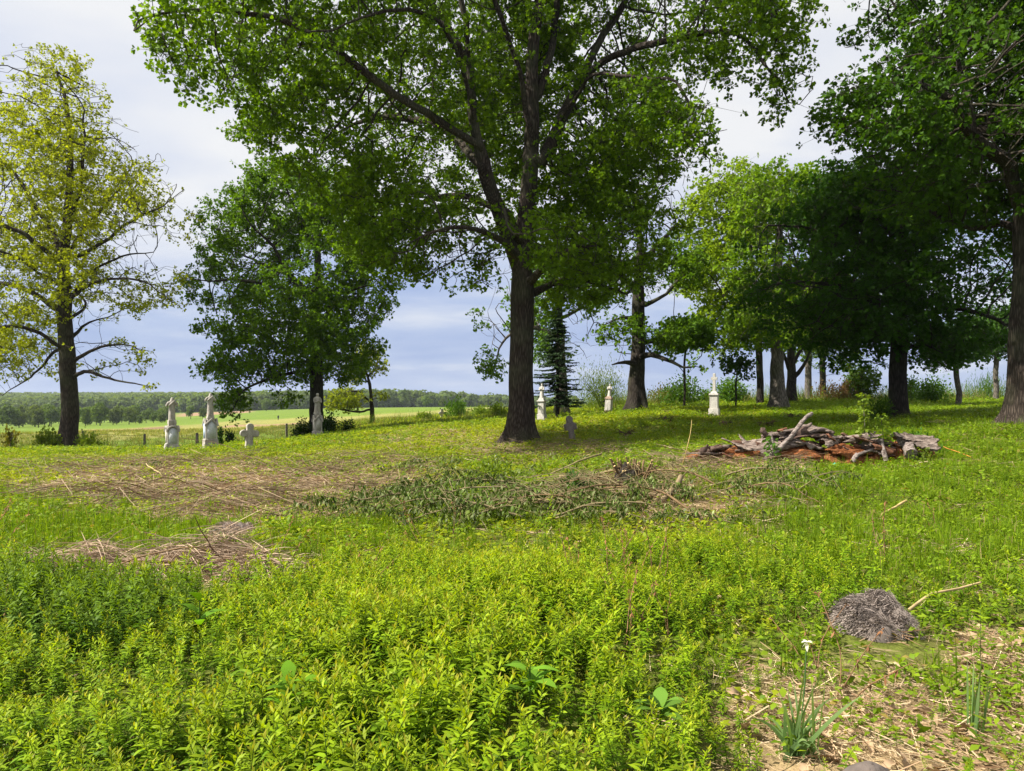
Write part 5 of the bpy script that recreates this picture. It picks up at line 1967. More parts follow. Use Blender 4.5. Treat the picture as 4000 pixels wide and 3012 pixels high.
leafy = [cut_branch_meshes(800 + i) for i in range(6)]
r = np.random.default_rng(5)
for k in range(19):
    px = r.uniform(1480, 2250)
    py = r.uniform(1935, 2085) - 25 * abs(px - 1900) / 400
    c = on_ground(px, py)
    place_branch(leafy[k % 6], 'cut_branch', 'cut leafy branch wilting in the grey-green brush heap before the largest oak', 'branch', 'wilting branches of the brush heap', c, r.choice([0, math.pi]) + r.normal() * .45, r.uniform(.6, .95))
bare_b = [cut_branch_meshes(820 + i, 1.9, False) for i in range(4)]
for k in range(16):
    px, py = r.uniform(2250, 2950), r.uniform(1850, 2040)
    place_branch(bare_b[k % 4], 'cut_branch', 'bare brown cut branch in the tangle right of the brush heap', 'branch', 'bare branches right of the brush heap', on_ground(px, py), r.choice([0, math.pi]) + r.normal() * .6, r.uniform(.5, .95))
for k in range(6):
    px, py = r.uniform(2450, 3000), r.uniform(1860, 1990)
    c = on_ground(px, py)
    place_branch(leafy[(k * 5 + 1) % 6], 'cut_branch', 'cut wilting branch strewn between the cut stump and the rotten log', 'branch', 'wilting branches before the log', c, r.choice([0, math.pi]) + r.normal() * .4, r.uniform(.45, .75))


def stem_thing(name, label, pts, r0, r1, cat='stick', group=None, mat='stem', col=(1, .9, .7), wig=.012, seed=0, sides=5):
    T0 = np.array(pts[0])
    d = densify(pts, .15, wig, seed)
    mb = MB()
    tube(mb, d - T0, np.linspace(r0, r1, len(d)), sides, col=col, cap=True)
    o = mb.build(name, M[mat])
    o.location = T0
    tag(o, label, cat, group)
    return o


def ground_path(pl, lift):
    """a line drawn over the ground: pixels with a height above it"""
    out = []
    for (px, py), h in zip(pl, lift):
        c = on_ground(px, py)
        out.append(c + [0, 0, h])
    return out


# long bare stems on the dry strip
for k in range(24):
    px, py = r.uniform(300, 1450), r.uniform(1810, 1985)
    l, s = r.uniform(120, 330), r.choice([-1, 1])
    c = on_ground(px, py)
    px2 = px + s * l
    c2 = on_ground(px2, py + r.normal() * 10)
    m = (c + c2) / 2
    stem_thing('fallen_stick', 'long thin bare stem lying on the brown dry strip at left', [c + [0, 0, .03], m + [0, r.normal() * .15, r.uniform(.10, .28)], c2 + [0, 0, r.uniform(.05, .22)]], .011, .004, group='bare stems on the dry strip', col=(.55, .42, .3), wig=.006, seed=k)
stem_thing('fallen_stick', 'pale straight stick slanting across the dry strip left of centre', ground_path([(570, 1850), (620, 1880), (655, 1905)], [.25, .15, .03]), .012, .017, col=(2.2, 2.0, 1.6), seed=91)
stem_thing('fallen_stick', 'dark arching stem in front of the pointed-gable pedestal', ground_path([(700, 1800), (850, 1800), (950, 1825), (1080, 1850)], [.75, .55, .35, .1]), .007, .011, col=(.45, .35, .28), seed=92)
stem_thing('fallen_stick', 'thick green-barked stem along the front of the brush heap', ground_path([(1650, 2035), (1850, 2030), (2100, 2015), (2300, 2030)], [.12, .16, .2, .14]), .016, .022, col=(.85, .85, .6), seed=93)
stem_thing('fallen_stick', 'bent grey stem at the right foot of the brush heap', ground_path([(2380, 2035), (2500, 2020), (2590, 2040)], [.12, .2, .06]), .024, .015, col=(.95, .88, .7), seed=94)
stem_thing('fallen_stick', 'stem pointing up left of the cut stump, ends freshly cut', ground_path([(2150, 1875), (2260, 1850), (2350, 1830)], [.1, .22, .3]), .014, .024, col=(1, 1, .7), seed=95)
stem_thing('fallen_stick', 'stout pale stem lying just left of the cut stump', ground_path([(2190, 1885), (2300, 1890), (2400, 1880)], [.12, .14, .2]), .016, .026, col=(1.15, 1.1, .8), seed=96)
stem_thing('fallen_stick', 'lowest of the stems reaching left from the cut stump', ground_path([(2200, 1905), (2280, 1912), (2340, 1918)], [.1, .12, .12]), .018, .024, col=(1.1, 1.05, .8), seed=97)
stem_thing('fallen_stick', 'thick grey bent limb right below the cut stump', ground_path([(2580, 1985), (2620, 1960), (2660, 1930)], [.06, .12, .26]), .045, .04, col=(.95, .85, .75), sides=8, seed=98)
stem_thing('dry_stalk', 'tall pale curved dry stalk left of the rotten log', [on_ground(2660, 1830) + [0, 0, 0], P(2685, 1745, 14.8), P(2702, 1640, 14.9)], .010, .005, cat='stalk', col=(2.3, 2.0, 1.2), seed=99)
stem_thing('dry_stalk', 'black upright dead stalk in the grass right of centre', [on_ground(2998, 2140), P(2990, 2080, 8.7), P(2980, 2000, 8.7)], .007, .004, cat='stalk', col=(.15, .13, .12), seed=100)
stem_thing('fallen_stick', 'pale broken stick lying in front of the grey tussock', ground_path([(3480, 2470), (3600, 2420), (3830, 2375)], [.04, .16, .20]), .014, .008, col=(2.0, 1.8, 1.4), seed=101)
stem_thing('fallen_stick', 'yellowish stick lying in the grass below the log at right', ground_path([(3440, 2035), (3540, 2000)], [.05, .15]), .014, .018, col=(2.2, 1.9, 1.3), seed=102)
stem_thing('dry_stalk', 'orange bramble cane arching off the right end of the log', ground_path([(3560, 1790), (3660, 1790), (3800, 1810), (3960, 1850)], [.35, .3, .1, .02]), .010, .006, cat='stalk', col=(2.4, 1.2, .4), seed=103)
stem_thing('fallen_stick', 'dark thorny stem rising out of the straw heap at left', [on_ground(850, 2190) + [0, 0, .05], P(815, 2120, 7.3), P(760, 2015, 7.2)], .008, .004, col=(.5, .35, .25), seed=104)
stem_thing('fallen_stick', 'long brown stem arched over the straw heap at left', [P(370, 2250, 6.9), P(600, 2170, 7.1), P(760, 2140, 7.2), P(860, 2175, 7.3)], .008, .006, col=(.8, .6, .42), seed=105)
stem_thing('fallen_stick', 'dark stem reaching left from the straw heap to the picture edge', [P(0, 2265, 6.6), P(250, 2215, 6.9), P(480, 2190, 7.1), P(700, 2195, 7.2)], .005, .008, col=(.6, .42, .3), seed=106)


def straw_heap():
    c = base_at(600, 7.45)
    T = thing('straw_heap', 'heap of raked dry straw and twigs on the left', 'heap', c)
    rr = np.random.default_rng(62)
    subs = [(-1.15, .05, .55, .14), (-.55, -.05, .65, .22), (.15, .05, .6, .20), (.55, .30, .5, .26), (.95, .0, .55, .16), (.05, -.25, .4, .12)]
    mb = MB()
    for i, (u, v, w_, h_) in enumerate(subs):
        mound(mb, c + [u, v, -.05], w_, w_ * .6, h_ * .7, 61 + i, nu=14, nv=10, amp=.5, col=(.9, .75, .6))
    mb.build('core', M['soil'], T)
    mb = MB()
    for k in range(4600):
        u, v, w_, h_ = subs[rr.integers(len(subs))]
        a_, q_ = rr.uniform(0, 6.28), math.sqrt(rr.uniform())
        p0 = c + np.array([u + q_ * math.cos(a_) * w_ * .6, v + q_ * math.sin(a_) * w_ * .35, h_ * 1.5 * (1 - q_ * q_) * rr.uniform(.3, 1.15) + .03])
        az = rr.normal() * .8 + (math.pi if rr.uniform() < .5 else 0)
        el = rr.normal() * .25 + .05
        l = rr.uniform(.1, .55)
        cc = np.array([.40, .29, .20]) * rr.uniform(.4, 1.5)
        blade(mb, p0, (math.cos(az) * math.cos(el), math.sin(az) * math.cos(el), math.sin(el)), l, rr.uniform(.005, .010), curl=rr.uniform(0, .4), col=cc, segs=3, prof='grass', up=rr.normal(size=3))
    o = mb.build('straw', M['straw'], T, smooth=False)
    o['kind'] = 'stuff'


straw_heap()


def tussock(px, py, lumps, label, n, seed, name='dry_tussock', colr=(.36, .30, .26)):
    """slumped heap of matted dead grass: lumps are (dx, dy, length, width, height)"""
    c = on_ground(px, py)
    T = thing(name, label, 'tussock', c)
    mb = MB()
    for i, (dx, dy, L, W, H) in enumerate(lumps):
        mound(mb, c + [dx, dy, -.03], L, W, H, seed + i, .4 * i, nu=30, nv=22, amp=.22, fine=.8, col=(.85, 1.0, 1.1))
    mb.build('core', M['soil'], T)
    rr = np.random.default_rng(seed)
    mb = MB()
    for k in range(n):
        dx, dy, L, W, H = lumps[rr.integers(len(lumps))]
        a, q = rr.uniform(0, 6.28), math.sqrt(rr.uniform()) * 1.08
        u, v = q * math.cos(a), q * math.sin(a)
        z = H * math.sqrt(max(0, 1 - q * q)) * rr.uniform(.8, 1.08)
        flow = np.array([.9, -.3 + .8 * math.sin(3 * u + seed), -.9 * u]) + rr.normal(size=3) * .38
        cc = np.array(colr) * rr.uniform(.4, 1.55)
        l = rr.uniform(.04, .13)
        flow /= np.linalg.norm(flow)
        blade(mb, c + np.array([dx + u * L / 2, dy + v * W / 2, z]) - flow * l * .5, flow, l, rr.uniform(.003, .006), curl=rr.uniform(0, .4), col=cc, segs=3, prof='grass', up=rr.normal(size=3))
    o = mb.build('thatch', M['straw'], T, smooth=False)
    o['kind'] = 'stuff'


tussock(3400, 2450, [(-.10, 0, .32, .34, .20), (.08, .06, .36, .36, .23), (.16, -.08, .22, .26, .13), (-.02, -.14, .30, .22, .10)], 'matted grey dead-grass tussock at the lower right', 9000, 65, colr=(.23, .19, .165))
tussock(890, 2088, [(0, 0, .5, .4, .17), (.18, .05, .34, .3, .13), (-.2, 0, .3, .3, .08)], 'small brown grassy hump behind the straw heap at left', 2200, 66, colr=(.25, .18, .15))


def cut_stump():
    c = on_ground(2475, 1905)
    T = thing('cut_stump', 'coppiced shrub stump bristling with pale cut stem ends right of centre', 'stump', c)
    rr = np.random.default_rng(67)
    mb = MB()
    mound(mb, c - [0, 0, .05], .75, .6, .34, 68, nu=24, nv=18, amp=.6, fine=.7, col=(.6, .55, .5))
    mb.build('root_crown', M['dark_bark'], T)
    for k in range(46):
        a, q = rr.uniform(0, 6.28), math.sqrt(rr.uniform())
        b0 = c + np.array([q * math.cos(a) * .30, q * math.sin(a) * .24, .15])
        d = np.array([q * math.cos(a) * .7, q * math.sin(a) * .6, 1.0]) + rr.normal(size=3) * .25
        d /= np.linalg.norm(d)
        l = rr.uniform(.15, .38)
        mb = MB()
        r0 = rr.uniform(.010, .022)
        tube(mb, [b0, b0 + d * l * .5 + rr.normal(size=3) * .01, b0 + d * l], [r0 * 1.2, r0, r0 * .95], 6, col=np.array([.8, .65, .5]) * rr.uniform(.6, 1.2))
        e = b0 + d * l
        tube(mb, [e, e + d * .004], [r0 * .94, r0 * .9], 6, col=(3.0, 2.6, 1.8), cap=True)
        mb.build('cut_stem_end', M['stem'], T)
    mb = MB()
    for k in range(70):
        a = rr.uniform(0, 6.28)
        p0 = c + np.array([math.cos(a) * .25, math.sin(a) * .2, rr.uniform(.1, .35)])
        d = np.array([math.cos(a), math.sin(a) - .2, rr.uniform(-.5, .25)])
        l = rr.uniform(.25, .7)
        tube(mb, [p0, p0 + d * l * .5, p0 + d * l + [0, 0, -.05]], [.006, .005, .003], 3, col=np.array([.9, .75, .55]) * rr.uniform(.6, 1.2))
    mb.build('twigs', M['stem'], T)


cut_stump()

for k, (px, py, s, lab) in enumerate([(2605, 1655, 1.0, 'brown tangle of dead roots in front of the tall stone cross'), (2838, 1668, .9, 'black root clump right of the tall stone cross foot'), (2995, 1672, .85, 'dark root clump in the shade above the left end of the log'), (2440, 1705, .7, 'dark mossy clod right of the leaning stone cross'), (450, 1768, .6, 'reddish-brown clod between the yellow oak and the first pedestal'),
                                          (3100, 1642, .9, 'grey twig tangle left of the shaded maple, before the grove')]):
    c = on_ground(px, py, 12)
    T = thing('root_clump', lab, 'root', c)
    rr = np.random.default_rng(70 + k)
    mb = MB()
    mound(mb, c - [0, 0, .05], .8 * s, .6 * s, .25 * s, 72 + k, nu=18, nv=14, amp=.6, fine=.8, col=(.35, .3, .28))
    mb.build('soil_core', M['soil'], T)
    mb = MB()
    for j in range(60):
        a = rr.uniform(0, 6.28)
        d = np.array([math.cos(a), math.sin(a), rr.uniform(-.1, .7)])
        l = rr.uniform(.2, .55) * s
        tube(mb, [c + d * .1 * s + [0, 0, .08], c + d * l * .6 + [0, 0, .14 * s], c + d * l + rr.normal(size=3) * .05], [.016, .012, .005], 4, col=np.array([.55, .42, .35]) * rr.uniform(.5, 1.2))
    mb.build('roots', M['stem'], T)


# ------------------------------------------------------------------ shrubs


def bush(name, label, px, Y, w, h, n, size, lo, hi, seed, upright=0.0, lift=.0, stems=9, group=None, ratio=.65, depth=None, mat='leaf', shell=.55):
    B = base_at(px, Y)
    B[2] -= .03
    rr = np.random.default_rng(seed)
    T = thing(name, label, 'bush' if 'weed' not in name else 'weed', B, group)
    dp = depth or w
    st = MB()
    ends = []
    for k in range(stems):
        a = rr.uniform(0, 6.28)
        q = math.sqrt(rr.uniform(.05, 1))
        e = np.array([q * math.cos(a) * w * .42, q * math.sin(a) * dp * .42, h * rr.uniform(.6, .95) * (1 - .35 * q * q * (1 - upright))])
        m = e * np.array([.35, .35, .55])
        t = densify([B, B + m, B + e], .15, .01, seed + k)
        tube(st, t, np.linspace(.012 + .012 * h, .004, len(t)), 4)
        ends.append(t)
    st.build('stems', M['dark_bark'], T)
    # foliage: clumps round the stems and over an uneven dome
    nc = max(14, n // 22)
    cs = []
    for k in range(nc):
        if rr.uniform() < shell:
            d = rr.normal(size=3)
            d[2] = abs(d[2])
            d /= np.linalg.norm(d)
            q = rr.uniform(.7, 1.0) * (1 + .22 * math.sin(3 * math.atan2(d[1], d[0]) + seed) + .15 * math.sin(5 * d[2] + seed))
            cs.append(B + np.array([d[0] * w * .5 * q, d[1] * dp * .5 * q, lift + d[2] * (h - lift) * q * .93]))
        else:
            t = ends[rr.integers(len(ends))]
            cs.append(t[rr.integers(len(t) // 3, len(t))] + rr.normal(size=3) * .05 * h)
    cs = np.array(cs)
    who = rr.integers(0, nc, n)
    sd = .11 * (w * dp * h) ** (1 / 3)
    off = rr.normal(size=(n, 3)) * sd * np.array([1 - .5 * upright, 1 - .5 * upright, 1 + upright])
    pos = cs[who] + off
    pos[:, 2] = np.maximum(pos[:, 2], B[2] + .03)
    dirs = off / sd + rr.normal(size=(n, 3)) * .5 + np.array([0, 0, 2.5 * upright])
    nrm = rr.normal(size=(n, 3)) * .7 + np.array([0, 0, 1.0 - .8 * upright])
    cl = rr.uniform(size=nc)[who] * .6 + rr.uniform(size=n) * .4
    col = np.array(lo) * (1 - cl[:, None]) + np.array(hi) * cl[:, None]
    sz = size * rr.uniform(.6, 1.3, n)
    lb = MB()
    leaf_quads(lb, pos, dirs, nrm, sz, sz * ratio, col)
    lb.build('foliage', M[mat], T, smooth=False)
    return T


DG = ((.018, .055, .008), (.045, .105, .014))
MG = ((.045, .11, .012), (.10, .19, .02))
YG = ((.10, .17, .015), (.20, .27, .03))
bush('elder_bush', 'dark leafy bush left of the statue of the woman', 1178, 44.5, 1.1, 1.15, 1300, .13, *DG, 1)
bush('elder_bush', 'dark leafy bush right of the statue of the woman', 1290, 44.8, 1.35, 1.35, 1700, .13, *DG, 2)
bush('elder_bush', 'low dark bush trailing right of the pair at the statue of the woman', 1352, 46, 1.1, .75, 900, .12, *DG, 3)
bush('willow_bush', 'pale upright willow-like bush behind the leaning pedestal', 2350, 58, 3.9, 2.7, 5200, .20, *YG, 4, upright=.75, stems=26, ratio=.22)
bush('round_bush', 'rounded dark green bush behind the thin young tree', 2665, 58, 2.5, 2.1, 2600, .20, *MG, 5)
bush('round_bush', 'rounded dark green bush just right of the tall stone cross', 2852, 58, 2.3, 2.0, 2400, .20, *MG, 6)
bush('round_bush', 'small dark bush peeping out left behind the tall stone cross', 2762, 60, 1.2, 1.3, 900, .18, *MG, 7)
bush('round_bush', 'leafy dome-shaped bush on the skyline right of the shaded maple', 3645, 55, 2.0, 2.0, 2000, .19, *MG, 8)
bush('russet_weeds', 'brown-tinged rank weeds right of the straight dark-trunked oak', 2580, 62, 2.6, 1.3, 1700, .16, (.10, .11, .03), (.20, .16, .05), 9, upright=.6)
bush('russet_weeds', 'reddish dead dock stems on the skyline under the grove', 3270, 60, 4.2, 1.2, 2000, .15, (.12, .07, .03), (.20, .13, .05), 10, upright=.8, depth=2)
bush('skyline_weeds', 'feathery tall grass on the skyline near the thin straight pale trunk', 3850, 70, 4.5, 1.7, 2600, .30, *MG, 11, upright=.9, ratio=.12, depth=2)
bush('skyline_weeds', 'leafy weeds growing at the crest left of the dome-shaped bush', 3560, 58, 1.6, 1.9, 1100, .16, *MG, 12, upright=.6)
bush('weedy_shrub', 'loose upright shrub beside the tiny far cross', 1785, 60, 2.0, 1.35, 1300, .18, *MG, 13, upright=.5)
bush('weedy_shrub', 'low yellow-green shrub left of the tiny far cross', 1655, 58, 1.2, .8, 800, .15, *YG, 14, upright=.3)
bush('weedy_shrub', 'low bright shrub between the tiny far cross and the largest trunk', 1880, 56, 1.5, .85, 1000, .15, *YG, 15, upright=.3)
bush('weedy_shrub', 'bright rounded weeds touching the left side of the largest trunk', 1950, 52, 1.5, .8, 1000, .14, *YG, 16, upright=.3)
bush('young_shrub', 'sparse leafy shoots left of the yellow oak trunk', 165, 42, 1.0, 1.25, 420, .15, *YG, 17, upright=.6, shell=.2)
bush('young_shrub', 'leafy shoots leaning on the yellow oak trunk', 212, 41, .8, 1.1, 320, .15, *YG, 18, upright=.6, shell=.2)
bush('young_shrub', 'bushy shoots right of the yellow oak trunk', 345, 41, 1.3, .95, 600, .15, *YG, 19, upright=.4, shell=.3)
bush('young_shrub', 'slender rusty-topped sapling at the left picture edge', 45, 43, .6, 1.7, 300, .16, (.14, .15, .02), (.26, .22, .04), 20, upright=.7, shell=.2)
bush('ivy_post', 'dark ivy clump hugging the right side of the pointed-gable pedestal', 862, 34.6, .33, 1.05, 420, .09, *DG, 21, upright=.5)
bush('ivy_post', 'dark ragged shoots between the pointed-gable pedestal and the squat cross', 902, 44, .9, 1.15, 480, .13, *DG, 22, upright=.6, shell=.25)
bush('green_clump', 'dark glossy shoots in front of the cut stump', 2275, 12.2, .38, .42, 260, .09, (.03, .085, .012), (.06, .14, .02), 23, upright=.3, mat='herb')
bush('yellow_clump', 'bright yellow-green clump at the far edge of the dry strip before the largest oak', 1950, 15.5, 1.2, .32, 1000, .075, *YG, 24, mat='herb')
bush('bramble_leaves', 'glossy bright leaves right of the log end', 3590, 17, 1.0, .55, 900, .075, (.05, .13, .012), (.10, .2, .018), 25, upright=.3, mat='herb')
bush('bramble_leaves', 'leafy green clump climbing over the right end of the log', 3575, 15.7, .55, .45, 420, .075, *YG, 26, mat='herb')
bush('trunk_shoots', 'green shoots at the foot of the shaded maple trunk', 3440, 31, 1.1, .95, 700, .12, *MG, 27, upright=.4)


def sapling_on_log(px, Y, h, label, seed, n=150, cols=YG):
    B = base_at(px, Y)
    rr = np.random.default_rng(seed)
    T = thing('sapling', label, 'sapling', B)
    mb = MB()
    st = densify([B, B + [.02, 0, h * .5], B + [-.02, 0, h]], .1, .004, seed)
    tube(mb, st, np.linspace(.012, .004, len(st)), 5)
    mb.build('stem', M['grey_bark'], T)
    lb = MB()
    u = rr.uniform(.35, 1.03, n)
    pos = np.stack([np.interp(u, np.linspace(0, 1, len(st)), st[:, k]) for k in range(3)], 1)
    az = rr.uniform(0, 6.28, n)
    wd = .14 * (1.15 - .5 * u) * rr.uniform(0, 1, n)
    pos[:, 0] += np.cos(az) * wd
    pos[:, 1] += np.sin(az) * wd
    d = np.stack([np.cos(az), np.sin(az), rr.normal(size=n) * .4 - .3], 1)
    cl = rr.uniform(size=n)[:, None]
    sz = rr.uniform(.06, .12, n)
    leaf_quads(lb, pos, d, rr.normal(size=(n, 3)) * .6 + [0, 0, 1], sz, sz * .7, np.array(cols[0]) * (1 - cl) * 1.3 + np.array(cols[1]) * cl * 1.3)
    lb.build('leaves', M['herb'], T, smooth=False)


sapling_on_log(3373, 15.8, 1.42, 'yellow-green maple sapling growing up behind the middle of the log', 301, 190)
sapling_on_log(3445, 15.9, 1.0, 'shorter yellow-green sapling right of the tall one behind the log', 302, 130)
sapling_on_log(3015, 15.35, .55, 'small green sprig in front of the left slabs of the log', 303, 60, MG)


def goldenrod_thing(px, Y, s, label, seed, dark=False):
    T = base_at(px, Y)
    o = bpy.data.objects.new('goldenrod_plant', goldenrod_mesh(seed, .55, False, dark))
    o.location = T
    o.scale = (s, s, s)
    sc.collection.objects.link(o)
    tag(o, label, 'plant')


goldenrod_thing(2128, 8.4, 1.15, 'single tall bright shoot standing before the brush heap', 171)
goldenrod_thing(3330, 6.2, 1.1, 'tall bright shoot left of the grey tussock', 172)
goldenrod_thing(3390, 5.7, .95, 'leafy shoot rising in front of the grey tussock', 173)
goldenrod_thing(3830, 4.6, .8, 'lone shoot on the bare litter at the lower right', 174)


def rosette(px, Y, label, seed, n=9, L=.22, h=.30, col=(.12, .25, .012)):
    """big-leaved plant among the goldenrod"""
    B = base_at(px, Y)
    rr = np.random.default_rng(seed)
    T = thing('broadleaf_plant', label, 'plant', B)
    for k in range(n):
        a = k * 2.4 + rr.normal() * .3
        e = rr.uniform(.2, .9)
        mb = MB()
        d = np.array([math.cos(a) * math.cos(e), math.sin(a) * math.cos(e), math.sin(e)])
        p0 = B + [0, 0, h * rr.uniform(.6, 1.0)]
        l = L * rr.uniform(.7, 1.15)
        blade(mb, p0, d, l, l * .38, curl=.3, col=np.array(col) * rr.uniform(.85, 1.25), segs=6, fold=.3)
        mb.build('leaf', M['herb'], T, smooth=True)
    mb = MB()
    tube(mb, [B, B + [0, 0, h]], [.006, .004], 5, col=(.09, .16, .03))
    mb.build('stem', M['herb'], T)


rosette(1130, 3.55, 'broad-leaved dark green plant low in the goldenrod, left of centre bottom', 401, 8, .20, .36)
rosette(2070, 3.75, 'hairy broad-leaved plant in the dark gap at bottom centre', 402, 9, .20, .34, (.13, .26, .02))
rosette(2580, 3.6, 'ragged-leaved plant at the right edge of the goldenrod', 403, 9, .17, .22, (.12, .23, .03))
rosette(780, 4.7, 'broad leaf pair sticking out of the goldenrod at left', 404, 6, .20, .46)


def leek_tuft(px, Y, label, seed, n, L, lean=1.0):
    B = base_at(px, Y)
    rr = np.random.default_rng(seed)
    T = thing('daffodil_clump', label, 'plant', B)
    for k in range(n):
        a = rr.uniform(0, 6.28)
        e = R(90) - abs(rr.normal()) * .38 * lean
        mb = MB()
        l = L * rr.uniform(.6, 1.15)
        p0 = B + np.array([rr.normal() * .03, rr.normal() * .025, 0])
        blade(mb, p0, (math.cos(a) * math.cos(e), math.sin(a) * math.cos(e), math.sin(e)), l, .018 * rr.uniform(.7, 1.2), curl=rr.uniform(.1, .95) * lean, col=np.array([.10, .19, .06]) * rr.uniform(.8, 1.2), col2=np.array([.22, .31, .12]), segs=8, prof='grass', up=(math.sin(a), -math.cos(a), .3))
        mb.build('leaf', M['herb'], T, smooth=True)
    return T, B


T, B = leek_tuft(3110, 3.55, 'grey-green strap-leaved clump with a spent white flower at the lower right', 411, 52, .50, 1.1)
mb = MB()
top = P(3150, 2510, 3.6)
stp = densify([B, B * .45 + top * .55 + [.01, 0, 0], top], .05, 0)
tube(mb, stp, .0035, 5, col=(.10, .18, .06))
mb.build('flower_stalk', M['herb'], T)
mb = MB()
for k in range(7):
    a = k * .9
    blade(mb, top, (math.cos(a) * .55, math.sin(a) * .55, -.75 if k % 2 else .25), .035, .018, curl=.3, col=(.75, .72, .55), segs=3, fold=.4)
mb.build('flower', M['petal'], T, smooth=True)
leek_tuft(3820, 3.75, 'thin upright strap-leaved tuft near the lower right corner', 412, 12, .40, .35)


# ------------------------------------------------------------------ spruce
def spruce():
    B = base_at(2178, 41.0)
    T = thing('spruce_tree', 'small dark spruce with drooping sprays right behind the largest trunk', 'tree', B)
    H = 6.0
    rr = np.random.default_rng(91)
    mb = MB()
    st = densify([B, B + [.02, 0, H * .5], B + [0, 0, H]], .3, .004, 2)
    tube(mb, st, np.linspace(.12, .015, len(st)), 9)
    lb = MB()
    pos, dirs, cols, szs = [], [], [], []
    for k in range(270):
        u = rr.uniform(.10, 1) ** .9
        z = H * u
        L = (1.5 * (1 - u) + .2) * rr.uniform(.65, 1.2)
        az = rr.uniform(0, 6.28)
        d = np.array([math.cos(az), math.sin(az), .05])
        p0 = B + [0, 0, z]
        m = 11
        s = np.linspace(0, 1, m)
        br = p0 + d * (s * L)[:, None] + np.array([0, 0, -1.0]) * (L * (.28 * s - .14 * s ** 3))[:, None]
        tube(mb, br, np.linspace(.018, .004, m), 3)
        nn = int(70 * L) + 14
        ss = rr.uniform(.12, 1.02, nn)
        q = np.stack([np.interp(ss, s, br[:, j]) for j in range(3)], 1)
        side = np.array([-math.sin(az), math.cos(az), 0])
        sg = rr.choice([-1, 1], nn)
        dd = d * .7 + side * sg[:, None] * rr.uniform(.3, 1, nn)[:, None] + np.array([0, 0, -1]) * rr.uniform(.1, .7, nn)[:, None]
        pos.append(q)
        dirs.append(dd)
        t = rr.uniform(size=nn)[:, None]
        cols.append(np.array([.014, .038, .012]) * (1 - t) + np.array([.05, .095, .025]) * t * (1 + .5 * (ss > .8))[:, None])
        szs.append(rr.uniform(.12, .26, nn) * (1.1 - .4 * ss))
    mb.build('trunk', M['dark_bark'], T)
    pos, dirs, cols, szs = map(np.concatenate, (pos, dirs, cols, szs))
    leaf_quads(lb, pos, dirs, rr.normal(size=pos.shape) * .5 + [0, 0, 1], szs, szs * .28, cols)
    lb.build('crown', M['needle'], T, smooth=False)


spruce()


# ------------------------------------------------------------------ wood beyond the field and the far wooded hill
def crown_mesh(seed, n=1500, rw=4.6, h=11.0, size=.8, lo=(.055, .105, .014), hi=(.13, .19, .028), base=1.2):
    rr = np.random.default_rng(seed)
    lobes = []
    for k in range(16):
        a, q = rr.uniform(0, 6.28), rr.uniform(.15, .75)
        z = base + (h - base) * rr.uniform(.15, .82)
        f = math.sin(math.pi * min(.95, max(.12, (z - base) / (h - base) * .8 + .12)))
        lobes.append((q * math.cos(a) * rw * f, q * math.sin(a) * rw * f, z, rw * rr.uniform(.28, .48)))
    lobes.append((0, 0, h * .8, rw * .45))
    pos, nr, cc = [], [], []
    per = n // len(lobes)
    for (x, y, z, q) in lobes:
        d = rr.normal(size=(per, 3))
        d[:, 2] += .25
        d /= np.linalg.norm(d, axis=1)[:, None]
        pos.append(np.array([x, y, z]) + d * q * rr.uniform(.8, 1.08, per)[:, None])
        nr.append(d)
        t = rr.uniform() * .5 + rr.uniform(size=per)[:, None] * .5
        cc.append(np.array(lo) * (1 - t) + np.array(hi) * t)
    pos, nr, cc = map(np.concatenate, (pos, nr, cc))
    m = len(pos)
    lb = MB()
    sz = size * rr.uniform(.6, 1.4, m)
    leaf_quads(lb, pos, np.cross(nr, rr.normal(size=(m, 3))), nr + rr.normal(size=(m, 3)) * .35, sz, sz * .9, cc)
    return lb.mesh('crown', M['leaf'], smooth=False)


WC = [crown_mesh(500 + i) for i in range(4)] + [crown_mesh(510 + i, lo=(.06, .10, .016), hi=(.12, .16, .03)) for i in range(2)]
tmb = MB()
tube(tmb, [(0, 0, 0), (0, 0, 2.5), (.1, 0, 6)], [.28, .2, .1], 7)
WT = tmb.mesh('trunk', M['dark_bark'])


def wood_tree(px, Y, s, k, label, group=None, name='woodland_tree'):
    T = thing(name, label, 'tree', base_at(px, Y), group)
    T.rotation_euler = (0, 0, k * 1.7)
    T.scale = (s, s, s)
    for nm, me in (('crown', WC[k % len(WC)]), ('trunk', WT)):
        o = bpy.data.objects.new(nm, me)
        o.parent = T
        sc.collection.objects.link(o)


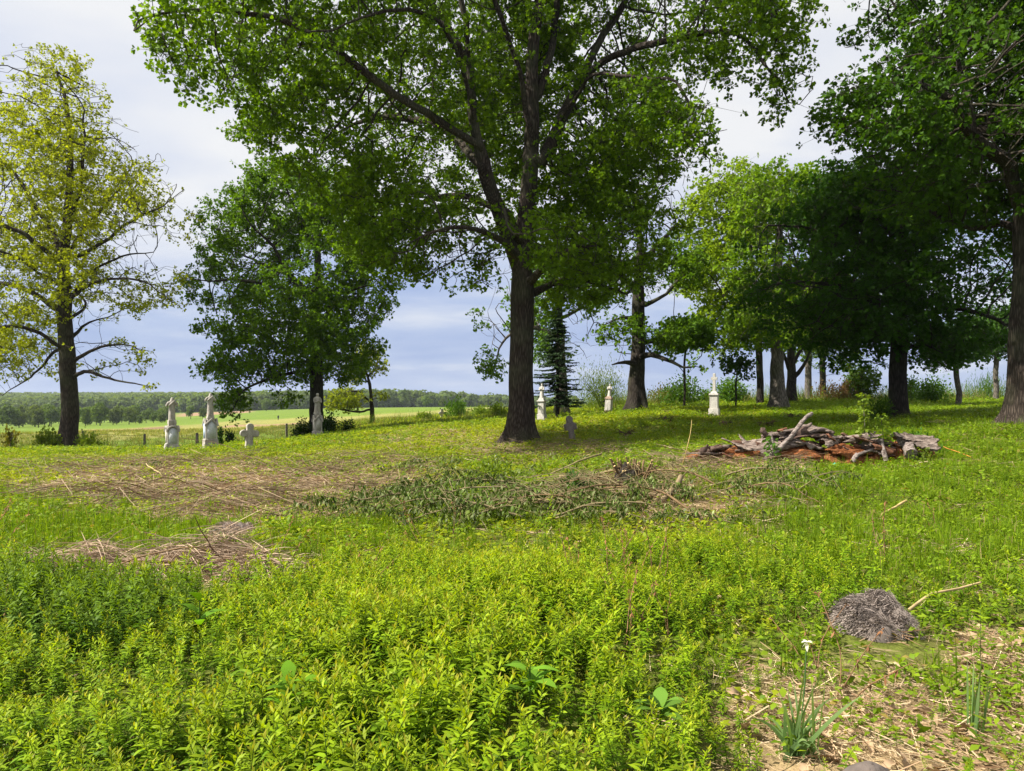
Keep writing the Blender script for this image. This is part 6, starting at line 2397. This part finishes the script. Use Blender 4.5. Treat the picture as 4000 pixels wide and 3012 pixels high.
rr = np.random.default_rng(15)
k = 0
for row, (Yr, n) in enumerate(((300, 13), (330, 14), (365, 15), (405, 15))):
    for i in range(n):
        px = -180 + (880 - 60 * (row == 0)) * (i + rr.uniform(-.3, .3)) / n
        if px > 520 and row == 0:
            continue
        wood_tree(px, Yr + rr.uniform(-12, 12) + .05 * max(0, px), rr.uniform(.62, .92) * (1.0 if px < 520 else .8), k, 'broad-leaved tree in the dark wood beyond the field on the left', 'trees of the wood beyond the field')
        k += 1
for px, Y, s, lab in ((545, 330, .36, 'pale round bush at the right end of the far wood'), (600, 345, .42, 'bright spreading bush before the far wood, left of the first pedestal'), (632, 340, .40, 'round bush at the end of the far wood behind the first pedestal'),
                      (790, 400, .50, 'small round dark tree between the two white pedestals, far in the field'), (745, 405, .62, 'slim pale tree far behind the first pedestal'), (1040, 560, .85, 'pale spreading tree at the far field edge left of the woman statue'), (1075, 565, .7, 'second pale tree at the far field edge, right beside the spreading one'),
                      (1665, 560, .8, 'small round tree on the far skyline left of the gap'), (1728, 540, .6, 'lower round tree on the far skyline beside the taller one')):
    wood_tree(px, Y, s, k, lab, name='field_tree')
    k += 1

HC = [crown_mesh(530 + i, 520, 6.0, 13.0, 1.9, (.075, .125, .03), (.155, .21, .06), 0.0) for i in range(5)]
n = 9000
Yh = rng.uniform(640, 1450, n)
pxh = rng.uniform(-700, 2250, n)
keep = Yh > np.interp(pxh, [-700, 300, 700, 1000, 1300, 1700, 2250], [640, 640, 690, 640, 620, 700, 900])
keep &= (rng.uniform(size=n) < np.interp(pxh, [-700, 1500, 1700, 2250], [1, 1, .55, .3]))
Yh, pxh = Yh[keep], pxh[keep]
xh = (pxh - 2000) / F * Yh
ph = np.stack([xh, Yh, G(xh, Yh) - 1.0], 1)
put('far_forest', 'unbroken broad-leaved forest on the far hillside', 'forest', HC, ph, .75, 1.35, .03)


# ------------------------------------------------------------------ air between here and the far hill
def haze():
    m = bpy.data.materials.new('haze')
    m.use_nodes = True
    t = m.node_tree
    t.nodes.clear()
    out = N(t, 'ShaderNodeOutputMaterial')
    v = N(t, 'ShaderNodeVolumePrincipled')
    v.inputs['Color'].default_value = (0.80, 0.88, 1.0, 1)
    v.inputs['Density'].default_value = 0.00010
    v.inputs['Anisotropy'].default_value = 0.2
    t.links.new(v.outputs[0], out.inputs['Volume'])
    mb = MB()
    box(mb, (0, 1600, 15), (9600, 3500, 130))
    o = mb.build('haze', m, smooth=False)
    tag(o, 'thin bluish air softening the far wooded hill', 'haze', kind='stuff')
    o.visible_shadow = True


haze()
